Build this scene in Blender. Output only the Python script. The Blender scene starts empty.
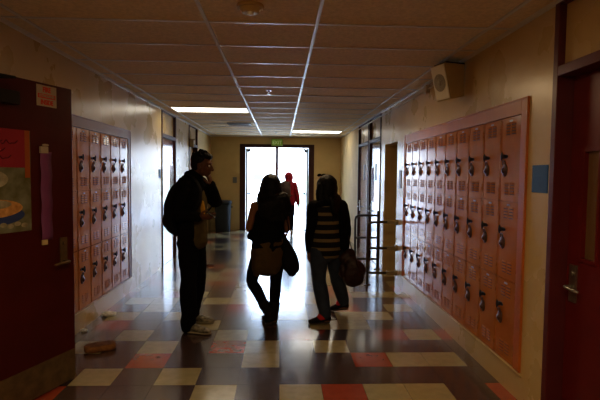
import bpy, bmesh, math, random
from mathutils import Vector, Matrix, noise
random.seed(7)
V = Vector
COL = bpy.context.scene.collection
PI = math.pi

# ------------------------------------------------------------------ camera
FPX = 470.0
CAMZ = 1.53
def cam_axes():
    a = V(((281-300)/FPX, (200-175)/FPX, -1)).normalized()       # world +Y in camera space
    ux, uy = 0.0105, 1.0
    uz = (a.x*ux + a.y*uy)/(-a.z)
    u = V((ux, uy, uz)).normalized()
    x = a.cross(u)
    return x, a, u
XC, YC, ZC = cam_axes()
M3 = Matrix((XC, YC, ZC))                                        # camera -> world
cam = bpy.data.cameras.new('camera')
cam.lens = FPX/600*36.0
cam.sensor_width = 36.0
cam.clip_start = 0.05; cam.clip_end = 200
camo = bpy.data.objects.new('camera', cam)
COL.objects.link(camo)
camo.matrix_world = Matrix.Translation((0, 0, CAMZ)) @ M3.to_4x4()
bpy.context.scene.camera = camo

def W(px, py, Y):
    d = M3 @ V(((px-300)/FPX, -(py-200)/FPX, -1))
    return V((0, 0, CAMZ)) + d*(Y/d.y)

# ------------------------------------------------------------------ materials
def mat(name, col, rough=0.5, spec=0.5, metal=0.0, var=0.0, vscale=6.0, bump=0.0, bscale=30.0, emit=None, estr=0.0,
        coat=0.0, stretch=(1, 1, 1), col2=None, rvar=0.0, crough=.12):
    m = bpy.data.materials.new(name); m.use_nodes = True
    nt = m.node_tree; N = nt.nodes; L = nt.links
    b = N['Principled BSDF']
    b.inputs['Roughness'].default_value = rough
    b.inputs['Specular IOR Level'].default_value = spec
    b.inputs['Metallic'].default_value = metal
    b.inputs['Coat Weight'].default_value = coat
    b.inputs['Coat Roughness'].default_value = crough
    tc = N.new('ShaderNodeTexCoord'); mp = N.new('ShaderNodeMapping')
    mp.inputs['Scale'].default_value = stretch
    L.new(tc.outputs['Object'], mp.inputs['Vector'])
    n = N.new('ShaderNodeTexNoise'); n.inputs['Scale'].default_value = vscale; n.inputs['Detail'].default_value = 5
    L.new(mp.outputs['Vector'], n.inputs['Vector'])
    r = N.new('ShaderNodeValToRGB')
    c2 = col2 if col2 else tuple(c*(1-var) for c in col)
    r.color_ramp.elements[0].position = 0.32; r.color_ramp.elements[1].position = 0.68
    r.color_ramp.elements[0].color = (*c2, 1); r.color_ramp.elements[1].color = (*col, 1)
    L.new(n.outputs['Fac'], r.inputs['Fac']); L.new(r.outputs['Color'], b.inputs['Base Color'])
    if rvar:
        mr = N.new('ShaderNodeMapRange')
        mr.inputs['To Min'].default_value = max(0.02, rough-rvar); mr.inputs['To Max'].default_value = rough+rvar
        mr.inputs['From Min'].default_value = 0.3; mr.inputs['From Max'].default_value = 0.7
        L.new(n.outputs['Fac'], mr.inputs['Value']); L.new(mr.outputs['Result'], b.inputs['Roughness'])
    if bump:
        n2 = N.new('ShaderNodeTexNoise'); n2.inputs['Scale'].default_value = bscale; n2.inputs['Detail'].default_value = 4
        L.new(mp.outputs['Vector'], n2.inputs['Vector'])
        bp = N.new('ShaderNodeBump'); bp.inputs['Strength'].default_value = bump; bp.inputs['Distance'].default_value = 0.02
        L.new(n2.outputs['Fac'], bp.inputs['Height']); L.new(bp.outputs['Normal'], b.inputs['Normal'])
    if emit:
        b.inputs['Emission Color'].default_value = (*emit, 1); b.inputs['Emission Strength'].default_value = estr
    return m

MT = {}
MT['plaster'] = mat('cream plaster paint', (.58, .42, .20), .28, .5, var=.10, vscale=2.2, bump=.12, bscale=9, rvar=.02)
MT['plaster_end'] = mat('ochre matte wall paint', (.58, .43, .20), .7, .3, var=.1, vscale=3, bump=.1, bscale=30)
MT['ceiling'] = mat('speckled ceiling tile', (.78, .62, .38), .85, .2, var=.18, vscale=40, bump=.25, bscale=120)
MT['tbar'] = mat('painted steel ceiling grid', (.62, .60, .56), .35, .5)
MT['tile_cream'] = mat('cream vinyl floor tile', (.44, .38, .21), .13, .9, var=.16, vscale=14, bump=.006, bscale=5, rvar=.03, coat=1.0, crough=.25)
MT['tile_brown'] = mat('dark brown vinyl floor tile', (.088, .052, .046), .13, .9, var=.25, vscale=14, bump=.006, bscale=5, rvar=.03, coat=1.0, crough=.25)
MT['tile_orange'] = mat('orange vinyl floor tile', (.42, .075, .03), .13, .9, var=.15, vscale=14, bump=.006, bscale=5, rvar=.03, coat=1.0, crough=.25)
MT['locker'] = mat('orange brown locker enamel', (.50, .165, .018), .17, .5, var=.2, vscale=5, bump=.05, bscale=7, rvar=.03)
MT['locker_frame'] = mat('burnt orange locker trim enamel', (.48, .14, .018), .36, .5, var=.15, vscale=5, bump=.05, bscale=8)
MT['locker_frame_shade'] = mat('locker trim enamel with shade in its colour', (.26, .085, .030), .33, .4, var=.2, vscale=5)  # darker copy of the trim, dimness of the left bank put into the colour
MT['slot_shade'] = mat('painted louvre slot shade', (.05, .02, .01), .7)  # dark colour standing in for shade in the louvre slots
MT['black_metal'] = mat('black cast metal', (.012, .011, .010), .35, .5)
MT['lock'] = mat('dark bronze lock face', (.12, .055, .025), .35, .5, var=.3, vscale=60)
MT['steel'] = mat('worn satin steel', (.42, .40, .35), .35, .5, metal=.9, var=.2, vscale=30)
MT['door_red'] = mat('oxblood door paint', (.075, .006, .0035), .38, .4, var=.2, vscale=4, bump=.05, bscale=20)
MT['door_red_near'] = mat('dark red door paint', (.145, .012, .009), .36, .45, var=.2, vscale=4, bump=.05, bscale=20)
MT['door_gloss'] = mat('glossy maroon door paint', (.24, .09, .085), .12, .8, var=.2, vscale=4, bump=.02, bscale=10, coat=.6)
MT['frame_red'] = mat('maroon door frame paint', (.12, .022, .022), .35, .45, var=.15, vscale=6)
MT['frame_dark'] = mat('dark brown door frame paint', (.06, .02, .013), .5, .3, var=.15, vscale=6)
MT['kick'] = mat('scuffed bronze kick plate', (.17, .11, .05), .5, .4, metal=.3, var=.4, vscale=12)
MT['glass_dark'] = mat('dim wired glass', (.16, .09, .04), .12, .5)
MT['blue'] = mat('blue plaque', (.03, .10, .27), .5, .3, var=.15, vscale=20)
MT['grey_plate'] = mat('grey plaque', (.22, .21, .18), .5, .4)
MT['white_plastic'] = mat('aged white plastic', (.88, .84, .74), .4, .5, var=.08)
MT['tan_plastic'] = mat('yellowed plastic', (.52, .40, .20), .5, .4, var=.1)
MT['speaker_cloth'] = mat('grey speaker grille', (.5, .47, .42), .8, .2, var=.3, vscale=90)
MT['lamp'] = mat('lit fluorescent diffuser', (.9, .9, .85), .5, .3, emit=(1.0, .93, .78), estr=5.0)
MT['lamp_frame'] = mat('white lamp trim', (.7, .68, .6), .5)
MT['bin'] = mat('grey blue plastic bin', (.035, .040, .045), .8, .2, var=.15, vscale=8)
MT['rail'] = mat('dark olive painted pipe', (.055, .045, .030), .35, .5, var=.2, vscale=20)
MT['clip'] = mat('galvanised bracket', (.30, .25, .15), .45, .5, metal=.3)
MT['text_red'] = mat('red sign ink', (.55, .05, .025), .6, .3)
MT['paper'] = mat('off white sign card', (.42, .34, .26), .6, .3, var=.08)
MT['pink'] = mat('pink poster paper', (.28, .022, .035), .6, .3, var=.1, vscale=5)
MT['orange_paper'] = mat('orange poster paper', (.34, .09, .012), .6, .3, var=.1, vscale=5)
MT['ink'] = mat('dark ink', (.10, .015, .02), .7, .2)
MT['food_dark'] = mat('green brown photo print', (.10, .09, .03), .5, .3, col2=(.22, .22, .16), vscale=9)
MT['food_grey'] = mat('grey photo print', (.42, .38, .28), .5, .3, col2=(.2, .17, .1), vscale=14)
MT['food_tan'] = mat('golden pie photo print', (.62, .34, .13), .5, .3, col2=(.36, .17, .05), vscale=25)
MT['food_blue'] = mat('blue plate photo print', (.04, .06, .17), .5, .3)
MT['purple'] = mat('purple ribbon', (.20, .055, .15), .6, .3, var=.15, vscale=6)
MT['exit_body'] = mat('exit sign housing', (.30, .34, .16), .5, .3)
MT['exit_green'] = mat('exit sign green face', (.20, .34, .05), .5, .3, emit=(.3, .5, .05), estr=.10)
MT['exit_letter'] = mat('exit sign letters', (.55, .62, .40), .5, .3, emit=(.6, .75, .3), estr=.12)
MT['sponge'] = mat('tan foam block', (.32, .15, .055), .8, .2, col2=(.16, .07, .025), vscale=18, bump=.5, bscale=40)
MT['clear'] = mat('crumpled clear wrap', (.75, .78, .80), .12, .8, bump=.3)
MT['leaf'] = mat('dry brown leaf', (.12, .05, .02), .8, .2)
# people
MT['skin_b'] = mat('brown skin', (.13, .060, .032), .6, .35, var=.08)
MT['skin_t'] = mat('tan skin', (.20, .09, .045), .6, .35, var=.08)
MT['hair'] = mat('black hair', (.006, .005, .005), .5, .2, var=.4, vscale=60, stretch=(1, 1, .08), bump=.4, bscale=70)
MT['black_cloth'] = mat('black cotton cloth', (.008, .007, .007), .9, .08, var=.3, vscale=9, bump=.4, bscale=14)
MT['black_jean'] = mat('black trouser cloth', (.007, .006, .007), .9, .08, var=.3, vscale=9, bump=.5, bscale=12)
MT['jeans'] = mat('dark grey blue denim', (.040, .055, .090), .8, .2, var=.3, vscale=10, bump=.4, bscale=14)
MT['olive'] = mat('olive shirt cloth', (.10, .075, .03), .85, .15, var=.25, vscale=10, bump=.3, bscale=14)
MT['tan_cloth'] = mat('khaki brown skirt cloth', (.095, .062, .022), .85, .15, var=.2, vscale=8, bump=.4, bscale=14, stretch=(1, 1, .3))
MT['backpack'] = mat('black nylon', (.009, .008, .010), .7, .15, var=.3, vscale=9, bump=.5, bscale=10)
MT['bag_brown'] = mat('dark brown bag leather', (.035, .012, .008), .5, .35, var=.3, vscale=9, bump=.5, bscale=9)
MT['backpack_grey'] = mat('grey brown nylon', (.10, .065, .05), .7, .2, var=.3, vscale=9, bump=.3, bscale=10)
MT['hoodie'] = mat('red hooded sweatshirt cloth', (.34, .022, .035), .85, .2, var=.2, vscale=7, bump=.3, bscale=12)
MT['shoe_grey'] = mat('grey sneaker mesh', (.34, .31, .23), .7, .3, col2=(.05, .045, .035), vscale=30)
MT['sole'] = mat('pale rubber sole', (.34, .30, .21), .6, .3, var=.2)
MT['sole_dark'] = mat('dark rubber sole', (.05, .04, .03), .6, .3)
MT['shoe_red'] = mat('red canvas shoe', (.55, .03, .03), .7, .3, var=.2)
MT['boot'] = mat('black suede boot', (.010, .008, .008), .8, .2, bump=.4, bscale=18)
MT['white_shoe'] = mat('white shoe', (.7, .7, .7), .6, .3)
MT['eye'] = mat('eye white', (.6, .58, .55), .2, .5)
MT['phone'] = mat('dark phone body', (.03, .03, .035), .2, .5)
MT['yellow'] = mat('yellow shirt print', (.50, .27, .03), .7, .2)
# stripes for the knit top
def stripe_mat():
    m = mat('black and cream striped knit', (.02, .02, .025), .85, .15)
    nt = m.node_tree; N = nt.nodes; L = nt.links; b = N['Principled BSDF']
    tc = N.new('ShaderNodeTexCoord'); sx = N.new('ShaderNodeSeparateXYZ'); L.new(tc.outputs['Object'], sx.inputs[0])
    mr = N.new('ShaderNodeMath'); mr.operation = 'SUBTRACT'; mr.inputs[1].default_value = 0.775
    L.new(sx.outputs['Z'], mr.inputs[0])
    md = N.new('ShaderNodeMath'); md.operation = 'PINGPONG'; md.inputs[1].default_value = 0.045
    L.new(mr.outputs[0], md.inputs[0])
    gt = N.new('ShaderNodeMath'); gt.operation = 'LESS_THAN'; gt.inputs[1].default_value = 0.0165
    L.new(md.outputs[0], gt.inputs[0])
    mx = N.new('ShaderNodeMix'); mx.data_type = 'RGBA'
    mx.inputs[6].default_value = (.014, .013, .016, 1); mx.inputs[7].default_value = (.19, .155, .085, 1)
    L.new(gt.outputs[0], mx.inputs[0]); L.new(mx.outputs[2], b.inputs['Base Color'])
    return m
MT['stripes'] = stripe_mat()
# outside
MT['concrete'] = mat('sunlit concrete', (.75, .76, .80), .8, .2, var=.06, vscale=2)
MT['stucco'] = mat('white sunlit stucco', (.80, .78, .74), .8, .2, var=.04, vscale=2)
MT['roof_red'] = mat('faded red trim', (.62, .42, .36), .8, .2)
MT['pale_metal'] = mat('pale grey metal', (.42, .42, .40), .5, .4)
MT['sign_blue'] = mat('blue notice board', (.10, .22, .42), .5, .3)
MT['hedge'] = mat('clipped shrub leaves', (.32, .40, .28), .8, .2, var=.3, vscale=25)
MT['fence_grey'] = mat('grey weathered rail', (.30, .32, .34), .6, .3)

# ------------------------------------------------------------------ mesh helpers
def bx(bm, x0, x1, y0, y1, z0, z1, mi=0):
    vs = [bm.verts.new(p) for p in ((x0,y0,z0),(x1,y0,z0),(x1,y1,z0),(x0,y1,z0),(x0,y0,z1),(x1,y0,z1),(x1,y1,z1),(x0,y1,z1))]
    for f in ((0,3,2,1),(4,5,6,7),(0,1,5,4),(1,2,6,5),(2,3,7,6),(3,0,4,7)):
        fc = bm.faces.new([vs[i] for i in f]); fc.material_index = mi
    return vs

def catmull(pts, sub):
    if sub <= 1 or len(pts) < 3: return pts
    P = [pts[0]] + list(pts) + [pts[-1]]
    out = []
    for i in range(1, len(P)-2):
        for k in range(sub):
            t = k/sub
            a, b, c, d = P[i-1], P[i], P[i+1], P[i+2]
            out.append(tuple(0.5*((2*b[j]) + (-a[j]+c[j])*t + (2*a[j]-5*b[j]+4*c[j]-d[j])*t*t + (-a[j]+3*b[j]-3*c[j]+d[j])*t**3) for j in range(len(b))))
    out.append(tuple(P[-2]))
    return out

def tube(bm, pts, rad, side=None, n=14, sub=3, cap=True, mi=0, flat_cap=False):
    """skin of rings along pts; rad = number or list of r / (r_side, r_other)"""
    rr = []
    for i in range(len(pts)):
        r = rad[i] if isinstance(rad, (list, tuple)) and not isinstance(rad, float) else rad
        if not isinstance(r, (list, tuple)): r = (r, r)
        rr.append(r)
    data = [(*pts[i], *rr[i]) for i in range(len(pts))]
    data = catmull(data, sub)
    P = [V(d[:3]) for d in data]; R = [(max(d[3], 1e-4), max(d[4], 1e-4)) for d in data]
    ln = len(P)
    T = []
    for i in range(ln):
        a = P[max(0, i-1)]; b = P[min(ln-1, i+1)]
        T.append((b-a).normalized())
    if side is None:
        t = T[0]; side = t.orthogonal()
    side = V(side)
    rings = []
    def ring(p, t, ra, rb, s):
        s2 = (s - t*s.dot(t))
        if s2.length < 1e-5: s2 = t.orthogonal()
        s2.normalize(); u = t.cross(s2)
        return [bm.verts.new(p + s2*(ra*math.cos(2*PI*k/n)) + u*(rb*math.sin(2*PI*k/n))) for k in range(n)], s2
    s = side
    if cap and not flat_cap:
        r0 = R[0]; m = min(r0)
        for q in (0.25, 0.62):
            a = q*PI/2
            rg, _ = ring(P[0] - T[0]*m*math.cos(a), T[0], r0[0]*math.sin(a), r0[1]*math.sin(a), s); rings.append(rg)
    for i in range(ln):
        rg, s = ring(P[i], T[i], R[i][0], R[i][1], s); rings.append(rg)
    if cap and not flat_cap:
        r0 = R[-1]; m = min(r0)
        for q in (0.62, 0.25):
            a = q*PI/2
            rg, _ = ring(P[-1] + T[-1]*m*math.cos(a), T[-1], r0[0]*math.sin(a), r0[1]*math.sin(a), s); rings.append(rg)
    for a, b in zip(rings[:-1], rings[1:]):
        for k in range(n):
            f = bm.faces.new((a[k], a[(k+1) % n], b[(k+1) % n], b[k])); f.material_index = mi; f.smooth = True
    if cap:
        f = bm.faces.new(list(reversed(rings[0]))); f.material_index = mi
        f = bm.faces.new(rings[-1]); f.material_index = mi

def ell(bm, c, r, rot=None, n=16, mi=0):
    g = bmesh.ops.create_uvsphere(bm, u_segments=n, v_segments=max(8, n*2//3), radius=1.0)
    mtx = Matrix.Translation(V(c)) @ (rot.to_4x4() if rot else Matrix.Identity(4)) @ Matrix.Diagonal((r[0], r[1], r[2], 1))
    bmesh.ops.transform(bm, matrix=mtx, verts=g['verts'])
    for v in g['verts']:
        for f in v.link_faces: f.material_index = mi; f.smooth = True

def cyl(bm, p0, p1, r, n=20, mi=0, r2=None):
    tube(bm, [p0, p1], [r, r2 if r2 else r], n=n, sub=1, flat_cap=True, mi=mi)
    
def setp(o, label=None, cat=None, group=None, kind=None):
    if label: o['label'] = label
    if cat: o['category'] = cat
    if group: o['group'] = group
    if kind: o['kind'] = kind
    return o

def obj(name, bm, mats, parent=None, loc=None, bevel=0, smooth=False, fix=True):
    if fix: bmesh.ops.recalc_face_normals(bm, faces=bm.faces)
    me = bpy.data.meshes.new(name); bm.to_mesh(me); bm.free()
    if not isinstance(mats, (list, tuple)): mats = [mats]
    for m in mats: me.materials.append(m)
    if smooth:
        for p in me.polygons: p.use_smooth = True
    o = bpy.data.objects.new(name, me); COL.objects.link(o)
    if parent: o.parent = parent
    if loc: o.location = loc
    if bevel:
        b = o.modifiers.new('bevel', 'BEVEL'); b.width = bevel; b.segments = 2; b.limit_method = 'ANGLE'
    return o

def empty(name, loc=(0, 0, 0), rz=0, label=None, cat=None, group=None):
    o = bpy.data.objects.new(name, None); COL.objects.link(o)
    o.location = loc; o.rotation_euler = (0, 0, rz); o.empty_display_size = .1
    return setp(o, label, cat, group)

def struct(name, bm, mats, **k):
    return setp(obj(name, bm, mats, **k), kind='structure')

def sculpt(name, bm, m, voxel=.006, smooth=2, parent=None, noise_amp=0, noise_scale=8, origin=None):
    """union overlapping closed shells into ONE continuous surface"""
    bmesh.ops.recalc_face_normals(bm, faces=bm.faces)
    me = bpy.data.meshes.new('tmp'); bm.to_mesh(me); bm.free()
    o = bpy.data.objects.new('tmp', me); COL.objects.link(o)
    r = o.modifiers.new('r', 'REMESH'); r.mode = 'VOXEL'; r.voxel_size = voxel; r.use_smooth_shade = True
    if smooth:
        s = o.modifiers.new('s', 'SMOOTH'); s.iterations = smooth; s.factor = .6
    dg = bpy.context.evaluated_depsgraph_get(); dg.update()
    me2 = bpy.data.meshes.new_from_object(o.evaluated_get(dg))
    bpy.data.objects.remove(o); bpy.data.meshes.remove(me)
    if noise_amp:
        nn = [v.normal.copy() for v in me2.vertices]
        for v, n in zip(me2.vertices, nn):
            p = v.co*noise_scale
            v.co += n*noise_amp*(noise.noise(V((p.x, p.y, p.z*.6))) + .5*noise.noise(p*2.3))
    me2.name = name; me2.materials.clear(); me2.materials.append(m)
    for p in me2.polygons: p.use_smooth = True
    o2 = bpy.data.objects.new(name, me2); COL.objects.link(o2)
    if parent:
        o2.parent = parent
        if parent.location.length > 0:
            for v in me2.vertices: v.co -= parent.location
    elif origin is not None:
        for v in me2.vertices: v.co -= V(origin)
        o2.location = origin
    return o2

def copy_tree(o, parent=None):
    c = o.copy(); COL.objects.link(c)
    if parent: c.parent = parent
    for ch in list(o.children): copy_tree(ch, c)
    return c

# ------------------------------------------------------------------ dimensions
XL, XR = -1.93, 1.64
YB, YE = -3.5, 13.0
ZCL = 2.58
T = .40
TS = .305

# floor: one mesh, a face per vinyl tile, material per tile
LAY = {  # row -> {column: colour}
 -2: {-6:'o', -3:'c', 0:'c', 3:'o', 4:'c'},
 -1: {-6:'o', -2:'c', 0:'c', 1:'o', 2:'c', 3:'c', 5:'o'},
  0: {-5:'c', -3:'c', -6:'b'},
  1: {-4:'o', -1:'c', 2:'o', 3:'c', 4:'c'},
  2: {-6:'c', -4:'c', -2:'o', -1:'c', 1:'c'},
  3: {-5:'c', -2:'c', 0:'o', 3:'o', 4:'c', 5:'o'},
  4: {-6:'o', -3:'c', 1:'c', 2:'c'},
  5: {-6:'c', -4:'c', -1:'c', 0:'c', 2:'c', 3:'c'},
  6: {-7:'o', -5:'c', -2:'o', 0:'c', 2:'o', 4:'c'},
}
Y0 = 3.365
bm = bmesh.new()
rng = random.Random(3)
r = math.floor((YB-Y0)/TS)
idx = {'b': 0, 'c': 1, 'o': 2}
while Y0 + r*TS < YE+.02:
    ya, yb = max(YB, Y0+r*TS), min(YE+.1, Y0+(r+1)*TS)
    for c in range(-7, 6):
        xa, xb = max(XL-T, c*TS) if c > -7 else XL-T, min(XR+T, (c+1)*TS) if c < 5 else XR+T
        if r in LAY: k = LAY[r].get(c, 'b')
        else:
            q = rng.random()
            k = 'b' if q < .44 else ('c' if q < .83 else 'o')
        g = .0012
        f = bm.faces.new([bm.verts.new(p) for p in ((xa+g, ya+g, 0), (xb-g, ya+g, 0), (xb-g, yb-g, 0), (xa+g, yb-g, 0))])
        f.material_index = idx[k]
    r += 1
bx(bm, XL-T, XR+T, YB-.2, YE+.12, -.12, -.002, 0)
struct('floor', bm, [MT['tile_brown'], MT['tile_cream'], MT['tile_orange']])

# ceiling with T-bar grid
bm = bmesh.new()
bx(bm, XL-T, XR+T, YB-.2, YE+.2, ZCL+.006, ZCL+.2)
struct('ceiling', bm, MT['ceiling'])
bm = bmesh.new()
GX = (-1.77, -.52, .24, 1.46)
GY0, GDY = 3.33, .592
for x in GX: bx(bm, x-.012, x+.012, YB, YE, ZCL-.004, ZCL+.01)
k = -11
while GY0+k*GDY < YE:
    y = GY0+k*GDY
    if y > YB: bx(bm, XL, XR, y-.010, y+.010, ZCL-.003, ZCL+.009)
    k += 1
bx(bm, XL, XL+.022, YB, YE, ZCL-.02, ZCL+.008); bx(bm, XR-.022, XR, YB, YE, ZCL-.02, ZCL+.008)
bx(bm, XL, XR, YE-.022, YE, ZCL-.02, ZCL+.008)
struct('trim_1', bm, MT['tbar'])

# side walls with holes
def side_wall(name, x_in, s, holes, m, y0=YB, y1=YE+.2):
    """s=+1: wall body goes to +x. holes = (ya, yb, za, zb)"""
    bm = bmesh.new()
    xa, xb = sorted((x_in, x_in+s*T))
    y = y0
    for (a, b, za, zb) in sorted(holes):
        bx(bm, xa, xb, y, a, 0, ZCL+.1)
        if za > 0: bx(bm, xa, xb, a, b, 0, za)
        if zb < ZCL: bx(bm, xa, xb, a, b, zb, ZCL+.1)
        y = b
    bx(bm, xa, xb, y, y1, 0, ZCL+.1, 1)
    xo = x_in+s*T
    xa, xb = sorted((xo, xo+s*.1))
    y = y0
    for (a, b, za, zb) in sorted(h for h in holes if len(h) == 4 and h[0] == 6.6):
        bx(bm, xa, xb, y, a, 0, ZCL+.1); bx(bm, xa, xb, a, b, zb, ZCL+.1); y = b
    bx(bm, xa, xb, y, y1, 0, ZCL+.1)
    return struct(name, bm, [m, MT['plaster_end']])
LK0, LK1, LZ0, LZ1 = 3.07, 6.18, .20, 2.07
DH = ZCL - .002
side_wall('wall_right', XR, 1, [(1.70, 2.80, 0, DH), (LK0, LK1, LZ0, LZ1), (6.6, 7.4, 0, 2.02), (7.70, 8.70, 0, DH), (8.78, 9.93, 0, DH)], MT['plaster'])
side_wall('wall_left', XL, -1, [(1.62, 2.60, 0, 2.18), (3.82, 6.10, LZ0, LZ1), (7.70, 8.72, 0, DH), (9.95, 10.95, 0, DH)], MT['plaster'])
bm = bmesh.new()   # alcove behind the right opening
bx(bm, XR+T+.1, XR+1.6, 6.5, 6.6, 0, 2.3); bx(bm, XR+T+.1, XR+1.6, 7.4, 7.5, 0, 2.3)
bx(bm, XR+1.6, XR+1.7, 6.5, 7.5, 0, 2.3); bx(bm, XR+T+.1, XR+1.7, 6.5, 7.5, 2.02, 2.1); bx(bm, XR+T, XR+1.7, 6.5, 7.5, -.1, 0)
struct('wall_alcove', bm, MT['plaster_end'])
bm = bmesh.new(); bx(bm, XL-T, XR+T, YB-.2, YB, 0, ZCL+.1); struct('wall_back', bm, MT['plaster'])
# end wall with double door hole
EX0, EX1, EZ = -1.00, .78, 2.30
bm = bmesh.new()
bx(bm, XL, EX0, YE, YE+.2, 0, ZCL+.1); bx(bm, EX1, XR, YE, YE+.2, 0, ZCL+.1); bx(bm, EX0, EX1, YE, YE+.2, EZ, ZCL+.1)
struct('wall_end', bm, MT['plaster_end'])
# sill lips under the lockers
bm = bmesh.new(); bx(bm, XR-.014, XR, LK0-.02, LK1+.01, LZ0-.022, LZ0-.004); struct('trim_2', bm, MT['plaster'], bevel=.004)
bm = bmesh.new(); bx(bm, XL, XL+.014, 3.80, 6.12, LZ0-.022, LZ0-.004); struct('trim_3', bm, MT['plaster'], bevel=.004)

# ------------------------------------------------------------------ lockers
CW = .2965
def door_mesh(z0, z1, hz):
    bm = bmesh.new()
    y0, y1 = -CW/2+.004, CW/2-.004
    bx(bm, -.006, .010, y0, y1, z0, z1)
    # stiffening fold along the edges
    bx(bm, -.009, -.0055, y0, y0+.010, z0, z1); bx(bm, -.009, -.0055, y1-.010, y1, z0, z1)
    bx(bm, -.009, -.0055, y0, y1, z0, z0+.008); bx(bm, -.009, -.0055, y0, y1, z1-.008, z1)
    # hooded louvres, two columns top and bottom
    for zc in (z1-.075, z0+.092):
        for k in range(4):
            z = zc + (1.5-k)*.022
            for yc in (-.040, .040):
                bx(bm, -.0072, -.006, yc-.029, yc+.029, z-.014, z-.007, 1)  # dark strip painted as shade under the hood
                vs = [bm.verts.new(p) for p in ((-.006, yc-.028, z+.008), (-.006, yc+.028, z+.008), (-.011, yc+.028, z-.006), (-.011, yc-.028, z-.006),
                                                (-.006, yc-.028, z-.006), (-.006, yc+.028, z-.006))]
                for f in ((0, 1, 2, 3), (0, 3, 4), (1, 5, 2)): bm.faces.new([vs[i] for i in f])
                f = bm.faces.new([vs[i] for i in (3, 2, 5, 4)]); f.material_index = 1
    # hinge knuckles
    for z in (z0+.09, z1-.09): cyl(bm, (-.008, -CW/2+.006, z-.022), (-.008, -CW/2+.006, z+.022), .005, 8)
    return bm
def make_column():
    root = empty('locker_column')
    bm = bmesh.new()
    bx(bm, .012, .32, -CW/2+.001, -CW/2+.006, 0, 1.755); bx(bm, .012, .32, CW/2-.006, CW/2-.001, 0, 1.755)
    bx(bm, .31, .32, -CW/2+.006, CW/2-.006, 0, 1.755)
    for z in (0, .582, 1.150, 1.747): bx(bm, .010, .31, -CW/2+.006, CW/2-.006, z, z+.008)
    obj('carcass', bm, MT['locker'], root)
    hy = .072
    for (z0, z1, hz) in ((1.155, 1.752, .276), (.587, 1.150, .205), (.003, .582, .192)):
        d = obj('locker_door', door_mesh(z0, z1, hz), [MT['locker'], MT['slot_shade']], root)
        z = z1 - hz
        bm = bmesh.new()      # turn handle: cupped plate, knob and lever
        ell(bm, (-.007, hy, z), (.006, .040, .014), n=14)
        cyl(bm, (-.006, hy, z), (-.030, hy, z), .013, 14); ell(bm, (-.030, hy, z), (.008, .019, .019), n=14)
        tube(bm, [(-.033, hy, z-.026), (-.036, hy, z), (-.033, hy, z+.026)], [.005, .007, .005], n=8)
        obj('turn_handle', bm, MT['black_metal'], d, smooth=True)
        bm = bmesh.new()      # lock below the handle
        ell(bm, (-.008, hy, z-.098), (.013, .036, .048), n=18)
        cyl(bm, (-.012, hy, z-.102), (-.026, hy, z-.102), .021, 18)
        cyl(bm, (-.026, hy, z-.102), (-.031, hy, z-.102), .011, 12)
        tube(bm, [(-.016, hy-.016, z-.058), (-.018, hy-.013, z-.034), (-.018, hy+.013, z-.034), (-.016, hy+.016, z-.058)], .0042, n=6)
        obj('combination_lock', bm, MT['lock'], d, smooth=True)
        bm = bmesh.new(); bx(bm, -.0085, -.006, -.022, .022, z1-.030, z1-.018)
        obj('number_plate', bm, MT['steel'], d)
    return root
ordw = ['first', 'second', 'third', 'fourth', 'fifth', 'sixth', 'seventh', 'eighth', 'ninth', 'tenth']
proto = make_column()
for i in range(10):
    o = proto if i == 0 else copy_tree(proto)
    o.location = (XR+.004, 3.163+CW*(i+.5), .205)
    lab = {0: 'orange-brown triple-tier locker column at the near end of the right bank, beside blue plaque',
           9: 'orange-brown triple-tier locker column at the far end of the right bank, nearest the dark opening'}.get(i,
           'orange-brown triple-tier locker column, %s from the near end of the right wall bank' % ordw[i])
    setp(o, lab, 'locker', 'locker columns along the right wall')
for i in range(7):
    o = copy_tree(proto)
    o.rotation_euler = (0, 0, PI)
    o.location = (XL-.004, 6.02-CW*(i+.5), .205)
    lab = {0: 'shadowed brown triple-tier locker column at the far end of the left bank'}.get(i,
           'shadowed brown triple-tier locker column, %s from the far end of the left wall bank' % ordw[i])
    setp(o, lab, 'locker', 'locker columns along the left wall')
def bank_frame(s, x, y0, y1, iy0, iy1, label):
    bm = bmesh.new()
    a, b = sorted((x - s*.010, x + s*.05))
    bx(bm, a, b, y0, iy0, LZ0, LZ1); bx(bm, a, b, iy1, y1, LZ0, LZ1)
    bx(bm, a, b, iy0, iy1, 1.962, LZ1)
    a2, b2 = sorted((x - s*.002, x + s*.05))
    bx(bm, a2, b2, iy0, iy1, LZ0, .205)
    a, b = sorted((x - s*.016, x - s*.009))       # rolled outer edge
    bx(bm, a, b, y0, y1, LZ1-.012, LZ1); bx(bm, a, b, y0, y0+.012, LZ0, LZ1-.012); bx(bm, a, b, y1-.012, y1, LZ0, LZ1-.012)
    o = obj('locker_bank_frame', bm, MT['locker_frame'] if s > 0 else MT['locker_frame_shade'], bevel=.003)
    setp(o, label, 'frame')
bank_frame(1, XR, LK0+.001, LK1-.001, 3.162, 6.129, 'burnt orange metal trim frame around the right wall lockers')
bank_frame(-1, XL, 3.825, 6.10-.001, 3.943, 6.021, 'shade-coloured metal trim frame around the left wall lockers')

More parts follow.
